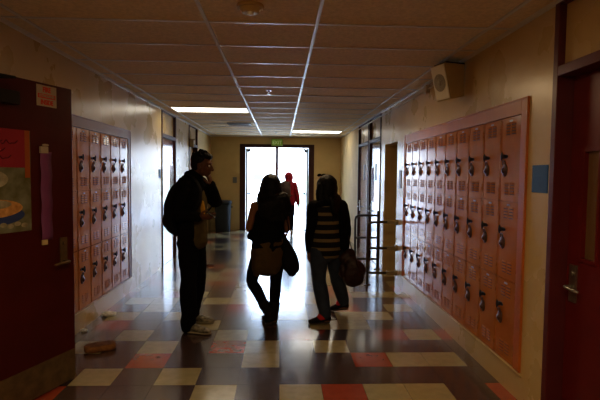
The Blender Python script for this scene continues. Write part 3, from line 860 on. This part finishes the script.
def sleeve(bm, J, q, r=(.060, .050, .042), full=True, extra=0):
    tube(bm, [J['upper'].lerp(J['sh'+q], .3), J['sh'+q]], [.07+extra, r[0]+.006], n=14, sub=1)
    w = J['el'+q].lerp(J['wr'+q], .95)
    limb(bm, J['sh'+q], J['el'+q], w, *r)
def pants_leg(bm, J, q, r, hem=None, end=1.0):
    tube(bm, [J['pelvis'].lerp(J['hp'+q], .6), J['hp'+q]], [r[0]+.004, r[0]], n=16, sub=1)
    a = J['kn'+q].lerp(J['an'+q], end)
    limb(bm, J['hp'+q], J['kn'+q], a, *r)

def long_hair(J, k, base_obj, length, tilt=V((0, 0, 0)), spread=1.0, back=.05, off=0, drop_front=True):
    f = V(J['face']).normalized(); u = V(J['hup']).normalized(); r = f.cross(u)
    c = J['head']; bm = bmesh.new()
    R3 = Matrix((r, f, u)).transposed()
    ell(bm, c + (-f*.022 + u*.030)*k, (.092*k, .100*k, .094*k), R3, n=22)
    ell(bm, c + (-f*.045 - u*.02)*k, (.094*k, .080*k, .11*k), R3, n=20)
    p0 = c - f*.045*k
    e = c - f*(back+.05)*k - UP*length + tilt
    mid = p0.lerp(e, .45) - f*.02
    tube(bm, [p0 + u*.02, p0 - UP*.10, mid, p0.lerp(e, .8), e], [(.080*k, .060*k), (.102*k*spread, .060*k), (.118*k*spread, .055*k), (.115*k*spread, .042*k), (.070*k*spread, .022*k)], side=r, n=24, sub=4)
    for s_ in (-1, 1):      # locks at the sides of the face
        a = c + r*s_*.078*k + f*.010*k + u*.03*k
        tube(bm, [a, a - UP*.10 + r*s_*.012, a - UP*.20 + r*s_*.02 - f*.03, a - UP*.30 + r*s_*.016 - f*.05], [(.022, .036), (.026, .042), (.030, .040), (.016, .022)], side=r, n=12)
    for s_ in range(-4, 5): # strands at the ends
        a = e + r*s_*.022*k*spread + UP*.06
        tube(bm, [a, a - UP*(.07+.02*((s_*7) % 3)) + r*s_*.002], [.016, .006], n=8, sub=1)
    return sculpt('hair', bm, MT['hair'], voxel=.006, smooth=2, parent=base_obj, noise_amp=.004, noise_scale=18)

# ---- boy on the left, facing right -------------------------------------------------
f = V((math.cos(math.radians(14)), -math.sin(math.radians(14)), 0)); sd_ = f.cross(UP)      # his right side (towards the camera)
c0 = V((-.850, 4.60, 0))
def B(a, b, z): return c0 + f*a + sd_*b + UP*z
J = dict(side=sd_, crotch=B(-.01, 0, .80), pelvis=B(-.015, 0, .93), waist=B(-.01, 0, 1.10), chest=B(.0, 0, 1.29), upper=B(-.01, 0, 1.42), neck=B(.015, 0, 1.50),
         head=B(.095, 0, 1.625), face=(f+V((0, .12, -.16))).normalized(), hup=(UP+f*.14),
         shr=B(-.015, .185, 1.435), elr=B(-.05, .235, 1.155), wrr=B(.15, .195, 1.135),
         shl=B(.0, -.185, 1.435), ell=B(.155, -.215, 1.235), wrl=B(.150, -.09, 1.435),
         hpr=B(-.01, .09, .88), knr=B(.0, .105, .49), anr=B(.0, .10, .09),
         hpl=B(-.01, -.09, .88), knl=B(-.0, -.115, .49), anl=B(-.10, -.20, .09), toer=f, toel=(f+sd_*-.15))
J['handr'] = (f*.9+UP*.02, UP, sd_*-1) ; J['handr'] = (f, (UP*.6 - sd_*.5), UP*.5+f*.2-sd_*.1)
J['handl'] = (UP*.85 - f*.10 + sd_*.45, -f, sd_)
boy = body('person', J, MALE, MT['skin_b'], 'boy in black jacket with backpack, standing in profile with hand at his chin', base=V((c0.x, c0.y, 0)), hk=1.02)
bm = bmesh.new()
torso(bm, J, [(.12, .09), (.175, .115), (.170, .110), (.190, .120), (.182, .102), (.075, .072)], .010, 1, 5)
tube(bm, [B(-.02, 0, .86), B(-.015, 0, .93)], [(.182, .13), (.182, .125)], side=sd_, n=26, sub=1)
for q in 'lr': sleeve(bm, J, q, (.064, .056, .044))
tube(bm, [B(-.02, -.05, 1.50), B(-.055, 0, 1.52), B(-.02, .05, 1.50)], .038, n=12)
jk = sculpt('jacket', bm, MT['black_cloth'], voxel=.0075, smooth=2, parent=boy, noise_amp=.010, noise_scale=9)
bm = bmesh.new()
tube(bm, [B(.065, .02, .875), B(.065, .02, 1.0), B(.07, .02, 1.15), B(.065, .02, 1.30), B(.045, .0, 1.43)], [(.12, .075), (.115, .075), (.11, .07), (.10, .07), (.05, .04)], side=sd_, n=20)
sculpt('shirt', bm, MT['olive'], voxel=.0075, smooth=2, parent=boy, noise_amp=.006, noise_scale=12)
bm = bmesh.new(); tube(bm, [B(.118, .07, 1.14), B(.120, .07, 1.20), B(.110, .068, 1.27)], [(.022, .030), (.026, .033), (.016, .026)], side=sd_, n=14)
sculpt('shirt_print', bm, MT['yellow'], voxel=.006, parent=boy)
bm = bmesh.new()
tube(bm, [J['crotch']+UP*.02, J['pelvis'], J['pelvis']+UP*.06], [(.15, .105), (.172, .115), (.165, .11)], side=sd_, n=24)
for q in 'lr':
    pants_leg(bm, J, q, (.094, .076, .068), end=.98)
    a = J['an'+q]; tube(bm, [a+UP*.10, a+UP*.03-V(J['toe'+q])*.005, a-UP*.025-V(J['toe'+q])*.012], [.066, .078, .068], n=18)
sculpt('trousers', bm, MT['black_jean'], voxel=.0075, smooth=2, parent=boy, noise_amp=.012, noise_scale=8)
for q in 'lr':
    bu, bs = bmesh.new(), bmesh.new()
    shoe(bu, bs, J['an'+q] + V((J['toe'+q]))*.01, J['toe'+q], ln=.275, w=.048)
    s1 = sculpt('shoe', bu, MT['shoe_grey'], voxel=.005, smooth=1, parent=boy)
    s2 = sculpt('sole', bs, MT['sole'], voxel=.0045, smooth=1, parent=boy)
    s2.parent = s1
bm = bmesh.new()          # short hair
fc = V(J['face']); uu = V(J['hup']).normalized(); rr = fc.cross(uu).normalized(); R3 = Matrix((rr, fc, uu)).transposed()
hc = J['head']
ell(bm, hc - fc*.028 + uu*.042, (.083, .092, .080), R3, n=22); ell(bm, hc - fc*.055 + uu*.0, (.078, .058, .080), R3)
ell(bm, hc + fc*.040 + uu*.082, (.062, .052, .034), R3)
rg = random.Random(5)
for k in range(60):
    a = rg.uniform(0, 2*PI); b = rg.uniform(.1, 1.2)
    d = (rr*math.cos(a)*math.sin(b) + fc*math.sin(a)*math.sin(b) + uu*math.cos(b))
    p = hc - fc*.02 + uu*.045 + V(d)*.078
    tube(bm, [p, p + (V(d)+fc*.3).normalized()*.022], [.012, .004], n=6, sub=1)
sculpt('hair', bm, MT['hair'], voxel=.0055, smooth=1, parent=boy, noise_amp=.003, noise_scale=30)
# phone in his hand
ph = J['wrr'] + f*.105 + UP*.012
bm = bmesh.new(); bx(bm, -.032, .032, -.006, .006, -.055, .055)
o = obj('phone', bm, MT['phone'], bevel=.004); o.location = ph + UP*.02; o.rotation_euler = (math.radians(60), 0, math.radians(-100))
setp(o, 'dark mobile phone held at waist height by the boy in the black jacket', 'phone')
# backpack
bpc = B(-.165, .0, 1.19)
bm = bmesh.new()
def BP(a, b, z): return bpc + f*a + sd_*b + UP*z
tube(bm, [BP(.01, 0, -.22), BP(-.02, 0, -.16), BP(-.035, 0, 0), BP(.0, 0, .16), BP(.04, 0, .245)], [(.12, .05), (.155, .075), (.155, .082), (.145, .062), (.10, .035)], side=sd_, n=26, sub=4)
tube(bm, [BP(-.085, 0, -.17), BP(-.10, 0, -.10), BP(-.08, 0, -.01)], [(.10, .025), (.11, .030), (.10, .025)], side=sd_, n=20)
pk = sculpt('backpack', bm, MT['backpack'], voxel=.008, smooth=3, noise_amp=.008, noise_scale=9, origin=bpc)
setp(pk, 'full black backpack worn on the back of the boy at left', 'backpack')
for s_ in (-1, 1):
    bm = bmesh.new()
    tube(bm, [BP(.05, s_*.09, .23), B(-.02, s_*.115, 1.525), B(.09, s_*.125, 1.46), B(.135, s_*.135, 1.33), B(.09, s_*.20, 1.18), BP(.03, s_*.16, -.10)],
         [(.026, .007)]*6, side=sd_, n=12, sub=4)
    sculpt('shoulder_strap', bm, MT['backpack'], voxel=.005, smooth=1, parent=pk)
bm = bmesh.new(); tube(bm, [BP(.045, -.03, .24), BP(.035, -.025, .29), BP(.035, .025, .29), BP(.045, .03, .24)], .008, n=8); sculpt('grab_loop', bm, MT['backpack'], voxel=.004, parent=pk)

# ---- girl in the middle, facing away ------------------------------------------------
f = V((-.12, 1, 0)).normalized(); sd_ = f.cross(UP)        # her right = image right
c0 = V((-.115, 4.78, 0))
J = dict(side=sd_, crotch=B(0, 0, .70), pelvis=B(0, 0, .80), waist=B(.01, -.005, .965), chest=B(.0, 0, 1.11), upper=B(-.01, 0, 1.215), neck=B(.0, 0, 1.275),
         head=B(.015, .015, 1.405), face=(f+V((.05, 0, -.05))).normalized(), hup=UP,
         shl=B(-.01, -.150, 1.215), ell=B(-.01, -.205, .985), wrl=B(.17, -.125, 1.0),
         shr=B(-.01, .150, 1.215), elr=B(.01, .185, .97), wrr=B(.18, .12, 1.02),
         hpl=B(0, -.085, .76), knl=B(.06, -.170, .44), anl=B(-.01, .0, .10),
         hpr=B(0, .080, .76), knr=B(.02, .072, .43), anr=B(.03, .055, .10),
         toel=V((-.35, -.6, 0)), toer=V((-.1, 1, 0)))
J['toel'] = V((-.25, .9, 0)).normalized()
J['handl'] = (f*.6+sd_*.7, UP, f); J['handr'] = (f*.6-sd_*.7, UP, f)
g1 = body('person', J, FEM, MT['skin_t'], 'girl with long black hair, black top and khaki skirt, seen from behind', base=V((c0.x, c0.y, 0)), hk=.95,
          arm=(.042, .032, .023), leg=(.078, .050, .034))
bm = bmesh.new()
torso(bm, J, [(.12, .1), (.170, .125), (.140, .105), (.150, .112), (.110, .085), (.05, .05)], .014, 1, 3)
tube(bm, [B(0, -.02, .905), B(0, -.008, .95), B(0, 0, 1.06)], [(.200, .145), (.170, .125), (.150, .112)], side=sd_, n=26)
tube(bm, [B(-.0, -.19, .905), B(.0, -.11, .99)], [(.035, .09), (.05, .10)], side=sd_, n=16)
for s_ in (-1, 1): tube(bm, [B(-.11, s_*.075, 1.12), B(-.085, s_*.085, 1.22), B(-.01, s_*.085, 1.262), B(.06, s_*.08, 1.2), B(.095, s_*.07, 1.12)], [(.010, .006)]*5, side=sd_, n=8)
sculpt('top', bm, MT['black_cloth'], voxel=.0065, smooth=2, parent=g1, noise_amp=.007, noise_scale=11)
bm = bmesh.new()          # skirt
tube(bm, [B(0, .0, .90), B(0, .0, .82), B(0, -.01, .72), B(.0, -.02, .60)], [(.155, .12), (.178, .135), (.180, .13), (.165, .11)], side=sd_, n=26)
tube(bm, [B(.0, -.12, .70), B(.0, -.125, .60), B(.0, -.125, .53)], [(.055, .10), (.060, .095), (.040, .07)], side=sd_, n=18)
sculpt('skirt', bm, MT['tan_cloth'], voxel=.007, smooth=2, parent=g1, noise_amp=.008, noise_scale=13)
bm = bmesh.new()
tube(bm, [J['crotch'], J['pelvis']], [(.13, .1), (.16, .118)], side=sd_, n=22)
for q in 'lr': pants_leg(bm, J, q, (.086, .059, .042), end=.97)
sculpt('leggings', bm, MT['black_jean'], voxel=.0065, smooth=2, parent=g1, noise_amp=.003)
for q, ln in (('l', .235), ('r', .235)):
    bu, bs = bmesh.new(), bmesh.new()
    shoe(bu, bs, J['an'+q], J['toe'+q], ln=ln, w=.046)
    a = J['an'+q]
    tube(bu, [V((a.x, a.y, .05)), V((a.x, a.y, .12)), a.lerp(J['kn'+q], .30)], [.050, .052, .058], n=18)
    s1 = sculpt('boot', bu, MT['boot'], voxel=.006, smooth=1, parent=g1, noise_amp=.004, noise_scale=20)
    s2 = sculpt('sole', bs, MT['sole_dark'], voxel=.005, smooth=1, parent=g1); s2.parent = s1
long_hair(J, 1.10, g1, .33, tilt=sd_*.06, spread=1.32)
# her bag
bc = B(-.06, .190, .70)
bm = bmesh.new()
def G(a, b, z): return bc + f*a + sd_*b + UP*z
tube(bm, [G(0, .035, -.165), G(0, .035, -.12), G(0, .015, -.02), G(0, -.015, .10), G(0, -.045, .20)], [(.05, .040), (.085, .06), (.085, .06), (.055, .045), (.02, .02)], side=sd_, n=22, sub=4)
gb = sculpt('shoulder_bag', bm, MT['backpack'], voxel=.006, smooth=2, noise_amp=.008, noise_scale=12, origin=bc)
setp(gb, 'soft black shoulder bag hanging at the right hip of the middle girl', 'bag')
bm = bmesh.new(); tube(bm, [G(0, -.045, .19), B(-.04, .195, .98), B(-.07, .14, 1.18), B(-.01, .115, 1.275), B(.08, .13, 1.14), B(.10, .19, .95), G(.02, -.04, .19)], [(.010, .006)]*7, side=f, n=8)
sculpt('strap', bm, MT['backpack'], voxel=.004, smooth=1, parent=gb)

# ---- girl on the right, walking away, face turned left --------------------------------
f = V((-.38, 1, 0)).normalized(); sd_ = f.cross(UP)
c0 = V((.485, 4.88, 0))
J = dict(side=sd_, crotch=B(0, .0, .71), pelvis=B(0, .0, .80), waist=B(.0, -.005, .965), chest=B(.0, -.01, 1.11), upper=B(-.01, -.01, 1.215), neck=B(.0, -.005, 1.275),
         head=B(.02, -.02, 1.405), face=V((-.85, .55, -.08)).normalized(), hup=(UP+V((-.04, 0, 0))),
         shl=B(.0, -.155, 1.215), ell=B(.02, -.185, .965), wrl=B(.06, -.175, .74),
         shr=B(-.02, .155, 1.21), elr=B(-.05, .20, .96), wrr=B(.02, .225, .745),
         hpl=B(0, -.085, .77), knl=B(.02, -.075, .43), anl=B(-.09, -.05, .10),
         hpr=B(0, .085, .77), knr=B(.10, .17, .45), anr=B(.16, .30, .13),
         toel=V((-.95, -.1, 0)).normalized(), toer=V((-.75, .5, 0)).normalized(), liftr=.03)
J['handl'] = (-UP+f*.1, sd_, f); J['handr'] = (-UP+f*.05, -sd_, f)
g2 = body('person', J, FEM, MT['skin_t'], 'girl in striped top and dark jeans walking away on the right with a brown bag', base=V((c0.x, c0.y, 0)), hk=.95,
          arm=(.042, .032, .023), leg=(.080, .052, .036))
bm = bmesh.new()
torso(bm, J, [(.12, .1), (.168, .125), (.142, .108), (.150, .115), (.145, .090), (.062, .060)], .012, 1, 5)
tube(bm, [B(0, 0, .75), B(0, 0, .80)], [(.172, .125), (.178, .13)], side=sd_, n=26)
for q in 'l': sleeve(bm, J, q, (.056, .044, .034))
sculpt('striped_top', bm, MT['stripes'], voxel=.0065, smooth=2, parent=g2, noise_amp=.006, noise_scale=10)
bm = bmesh.new()          # dark jacket on the right side
sleeve(bm, J, 'r', (.066, .056, .044), extra=.01)
tube(bm, [B(-.01, .13, .80), B(-.01, .125, .95), B(-.01, .12, 1.10), B(-.015, .11, 1.2)], [(.055, .125), (.045, .115), (.05, .125), (.05, .09)], side=sd_, n=20)
tube(bm, [B(.0, -.15, 1.23), B(.0, -.145, 1.10), B(.05, -.16, .95), B(.04, -.16, .80)], [(.045, .06), (.04, .08), (.03, .08), (.03, .07)], side=sd_, n=20)
sleeve(bm, J, 'l', (.059, .047, .037))
tube(bm, [B(-.07, .10, 1.235), B(-.085, 0, 1.25), B(-.06, -.12, 1.235)], [.04, .04, .04], n=14)
sculpt('jacket', bm, MT['black_cloth'], voxel=.0065, smooth=2, parent=g2, noise_amp=.007, noise_scale=10)
bm = bmesh.new()
tube(bm, [J['crotch']+UP*.01, J['pelvis'], J['pelvis']+UP*.04], [(.14, .11), (.168, .125), (.155, .115)], side=sd_, n=22)
for q in 'lr': pants_leg(bm, J, q, (.096, .074, .062), end=.98)
sculpt('jeans', bm, MT['jeans'], voxel=.0065, smooth=2, parent=g2, noise_amp=.005, noise_scale=12)
for q, lf_ in (('l', 0), ('r', .045)):
    bu, bs = bmesh.new(), bmesh.new()
    shoe(bu, bs, J['an'+q], J['toe'+q], ln=.235, w=.044, lift=lf_, toe_down=lf_)
    s1 = sculpt('shoe', bu, MT['boot'], voxel=.005, smooth=1, parent=g2)
    bu = bmesh.new(); a = J['an'+q]; tt = V(J['toe'+q])
    tube(bu, [V((a.x, a.y, .062+lf_))+tt*.055, V((a.x, a.y, .085+lf_))+tt*.02, V((a.x, a.y, .125+lf_))], [(.044, .036), (.049, .050), (.052, .056)], side=tt.cross(UP), n=18)
    sculpt('shoe_collar', bu, MT['shoe_red'], voxel=.005, smooth=1, parent=g2)
    s2 = sculpt('sole', bs, MT['sole_dark'], voxel=.005, smooth=1, parent=g2); s2.parent = s1
long_hair(J, 1.08, g2, .30, tilt=sd_*.05, spread=1.1)
bm = bmesh.new()          # bow clip on top of the hair
bp_ = J['head'] + UP*.125 + V((-.035, 0, 0))
for s_ in (-1, 1): ell(bm, bp_ + V((s_*.026, 0, .004)), (.024, .012, .015), Matrix.Rotation(s_*.3, 3, 'Y'))
ell(bm, bp_, (.009, .012, .010)); sculpt('hair_bow', bm, MT['black_cloth'], voxel=.004, parent=g2)
# her bag
bc = V((.755, 4.86, .56))
def G(a, b, z): return bc + V((1, 0, 0))*a + V((0, 1, 0))*b + UP*z
bm = bmesh.new()
tube(bm, [G(-.09, 0, -.03), G(-.06, 0, -.03), G(.01, 0, -.02), G(.065, 0, -.01), G(.09, 0, .0)], [(.05, .09), (.08, .155), (.09, .180), (.085, .155), (.05, .09)], side=(0, 1, 0), n=26, sub=4)
tube(bm, [G(-.06, 0, .09), G(-.03, 0, .15), G(-.015, 0, .19)], [(.06, .08), (.04, .06), (.015, .03)], side=(0, 1, 0), n=20)
hb = sculpt('handbag', bm, MT['bag_brown'], voxel=.007, smooth=3, noise_amp=.012, noise_scale=10, origin=bc)
setp(hb, 'large slouchy dark brown handbag held by the striped-top girl', 'bag')
wr = J['wrr']
for s_ in (-1, 1):
    bm = bmesh.new(); tube(bm, [G(-.10, s_*.05, .08), wr + V((.01, s_*.02, -.02)), J['wrr'] + V((.03, s_*.015, -.055)), G(.03, s_*.05, .13)], [(.011, .006)]*4, side=(0, 1, 0), n=8)
    sculpt('handle', bm, MT['bag_brown'], voxel=.004, smooth=1, parent=hb)
bm = bmesh.new(); tube(bm, [G(.0, 0, .17), G(-.03, .0, .28), B(-.06, .16, 1.10), B(-.04, .14, 1.28)], [(.008, .005)]*4, side=(0, 1, 0), n=8)
sculpt('shoulder_strap', bm, MT['bag_brown'], voxel=.004, smooth=1, parent=hb)

# ---- person in red far away -------------------------------------------------------------
f = V((.12, 1, 0)).normalized(); sd_ = f.cross(UP)
c0 = V((.20, 12.2, 0))
J = dict(side=sd_, crotch=B(0, 0, .74), pelvis=B(0, 0, .84), waist=B(.01, 0, 1.0), chest=B(.02, 0, 1.17), upper=B(.02, 0, 1.28), neck=B(.03, 0, 1.34),
         head=B(.05, 0, 1.47), face=f, hup=UP,
         shl=B(.0, -.16, 1.28), ell=B(.0, -.215, 1.03), wrl=B(.14, -.19, .90),
         shr=B(.0, .16, 1.28), elr=B(-.03, .225, 1.02), wrr=B(.03, .25, .78),
         hpl=B(0, -.085, .80), knl=B(.05, -.08, .46), anl=B(-.10, -.07, .14),
         hpr=B(0, .085, .80), knr=B(.08, .075, .46), anr=B(.10, .07, .10), toel=f, toer=f, liftl=.03)
J['handl'] = (f*.6-UP*.6, sd_, f); J['handr'] = (-UP, -sd_, f)
p4 = body('person', J, FEM, MT['skin_b'], 'distant person in a red hooded sweatshirt walking out through the exit doors', base=V((c0.x, c0.y, 0)), hk=.98)
bm = bmesh.new()
torso(bm, J, [(.12, .1), (.178, .135), (.165, .125), (.180, .132), (.165, .105), (.075, .07)], .012, 1, 5)
for q in 'lr': sleeve(bm, J, q, (.064, .056, .044))
hc = J['head']
ell(bm, hc + UP*.012 - f*.02, (.115, .125, .135), n=20); tube(bm, [J['neck']-UP*.03-f*.03, J['neck']+UP*.04-f*.03], [(.11, .09), (.095, .09)], side=sd_)
sculpt('hoodie', bm, MT['hoodie'], voxel=.008, smooth=2, parent=p4, noise_amp=.008, noise_scale=10)
bm = bmesh.new()
tube(bm, [J['crotch'], J['pelvis']], [(.14, .11), (.165, .125)], side=sd_, n=22)
for q in 'lr': pants_leg(bm, J, q, (.088, .066, .052), end=.97)
sculpt('trousers', bm, MT['black_jean'], voxel=.008, smooth=2, parent=p4, noise_amp=.004)
for q, lf_ in (('l', .05), ('r', 0)):
    bu, bs = bmesh.new(), bmesh.new(); shoe(bu, bs, J['an'+q], f, ln=.25, w=.046, lift=lf_, toe_down=lf_)
    s1 = sculpt('shoe', bu, MT['white_shoe'], voxel=.006, smooth=1, parent=p4); s2 = sculpt('sole', bs, MT['sole'], voxel=.005, smooth=1, parent=p4); s2.parent = s1
bpc = B(-.21, -.07, 1.13)
bm = bmesh.new()
tube(bm, [BP(0, 0, -.22), BP(-.02, 0, -.14), BP(-.03, 0, .02), BP(0, 0, .16), BP(.02, 0, .215)], [(.12, .05), (.15, .085), (.15, .085), (.135, .06), (.09, .03)], side=sd_, n=24, sub=4)
pk = sculpt('backpack', bm, MT['backpack_grey'], voxel=.008, smooth=2, noise_amp=.008, noise_scale=9, origin=bpc)
setp(pk, 'grey-brown backpack on the back of the distant person in red', 'backpack')
for s_ in (-1, 1):
    bm = bmesh.new(); tube(bm, [BP(.02, s_*.07, .20), B(.01, s_*.10-.02, 1.375), B(.12, s_*.11-.02, 1.30), B(.165, s_*.12, 1.16), B(.10, s_*.20, 1.03), BP(.06, s_*.14, -.12)], [(.024, .008)]*6, side=sd_, n=10, sub=4)
    sculpt('shoulder_strap', bm, MT['backpack_grey'], voxel=.006, smooth=1, parent=pk)

# ------------------------------------------------------------------ outside
bm = bmesh.new(); bx(bm, -30, 30, YE+.21, 60, -.10, -.02); struct('ground', bm, MT['concrete'])
bd = empty('building', (0, 26, -.02), 0, 'bright white building seen through the open exit doors', 'building')
bm = bmesh.new(); bx(bm, -14, 14, 0, 6, 0, 4.6); obj('wall', bm, MT['stucco'], bd)
bm = bmesh.new(); bx(bm, -1.1, -.15, -.06, -.001, 2.02, 2.12); obj('red_trim', bm, MT['roof_red'], bd)
bm = bmesh.new(); bx(bm, -14.3, 14.3, -.5, 6.2, 4.6, 4.8); obj('roof', bm, MT['stucco'], bd)
fr = empty('low_fence', (0, 18.2, -.02), 0, 'pale low fence rail outside the exit doors', 'fence')
bm = bmesh.new(); bx(bm, -8, 8, -.03, .03, .0, .10); obj('kerb', bm, MT['fence_grey'], fr)
bm = bmesh.new(); tube(bm, [(-8, 0, .98), (8, 0, .98)], .022, n=8, sub=1); obj('top_rail', bm, MT['pale_metal'], fr)
for k in range(7):
    bm = bmesh.new(); cyl(bm, (-7.5+2.5*k, 0, .10), (-7.5+2.5*k, 0, .98), .02, 8); obj('post', bm, MT['pale_metal'], fr)
sg = empty('notice_board', (-.98, 20, -.02), 0, 'small blue notice board outside, seen through the left door opening', 'sign')
bm = bmesh.new(); bx(bm, -.20, .20, -.02, .02, 1.32, 1.58); obj('panel', bm, MT['sign_blue'], sg)
bm = bmesh.new(); cyl(bm, (0, .03, 0), (0, .03, 1.5), .025, 8); obj('post', bm, MT['pale_metal'], sg)
bm = bmesh.new()
bmesh.ops.create_icosphere(bm, subdivisions=5, radius=1)
for v in bm.verts:
    n = noise.noise(v.co*4)*.25 + noise.noise(v.co*11)*.15
    v.co = v.co*(1+n); v.co = V((v.co.x*.32, v.co.y*.32, v.co.z*.75+.78))
hd = obj('shrub', bm, MT['hedge']); hd.location = (1.0, 20, -.02)
setp(hd, 'small green shrub outside beside the right exit door leaf', 'shrub')

# ------------------------------------------------------------------ light
wd = bpy.data.worlds.new('sky'); bpy.context.scene.world = wd; wd.use_nodes = True
nt = wd.node_tree; bg = nt.nodes['Background']
bg.inputs['Color'].default_value = (.52, .71, 1.0, 1); bg.inputs['Strength'].default_value = 9.5
sun = bpy.data.lights.new('sun', 'SUN'); sun.energy = 14.0; sun.angle = .01; sun.color = (.9, .95, 1)
so = bpy.data.objects.new('sun', sun); COL.objects.link(so); so.rotation_euler = (math.radians(38), 0, math.radians(-28))
pl = bpy.data.lights.new('doorway_portal', 'AREA'); pl.shape = 'RECTANGLE'; pl.size = EX1-EX0; pl.size_y = EZ
pl.cycles.is_portal = True
po = bpy.data.objects.new('doorway_portal', pl); COL.objects.link(po); po.location = ((EX0+EX1)/2, YE+.19, EZ/2); po.rotation_euler = (-PI/2, 0, 0)
def area(loc, sx, sy, e, col):
    l = bpy.data.lights.new('added_fill', 'AREA'); l.shape = 'RECTANGLE'; l.size = sx; l.size_y = sy; l.energy = e; l.color = col  # added warm fill, no fixture belongs to these lights
    o = bpy.data.objects.new('added_fill', l); COL.objects.link(o); o.location = loc; return o
area((-.2, .6, ZCL-.02), 1.2, .6, 48.0, (1, .77, .46))  # fill added over the near corridor
area((.2, 5.3, ZCL-.03), .6, .6, 15.0, (1, .74, .44))  # fill added above the people
sc = bpy.context.scene
sc.view_settings.view_transform = 'Standard'
try: sc.view_settings.look = 'Medium High Contrast'
except Exception as e: print('LOOK', e)
sc.view_settings.exposure = 0.0
sc.cycles.max_bounces = 8; sc.cycles.diffuse_bounces = 5; sc.cycles.glossy_bounces = 4
sc.cycles.sample_clamp_indirect = 6
sc.cycles.use_denoising = True
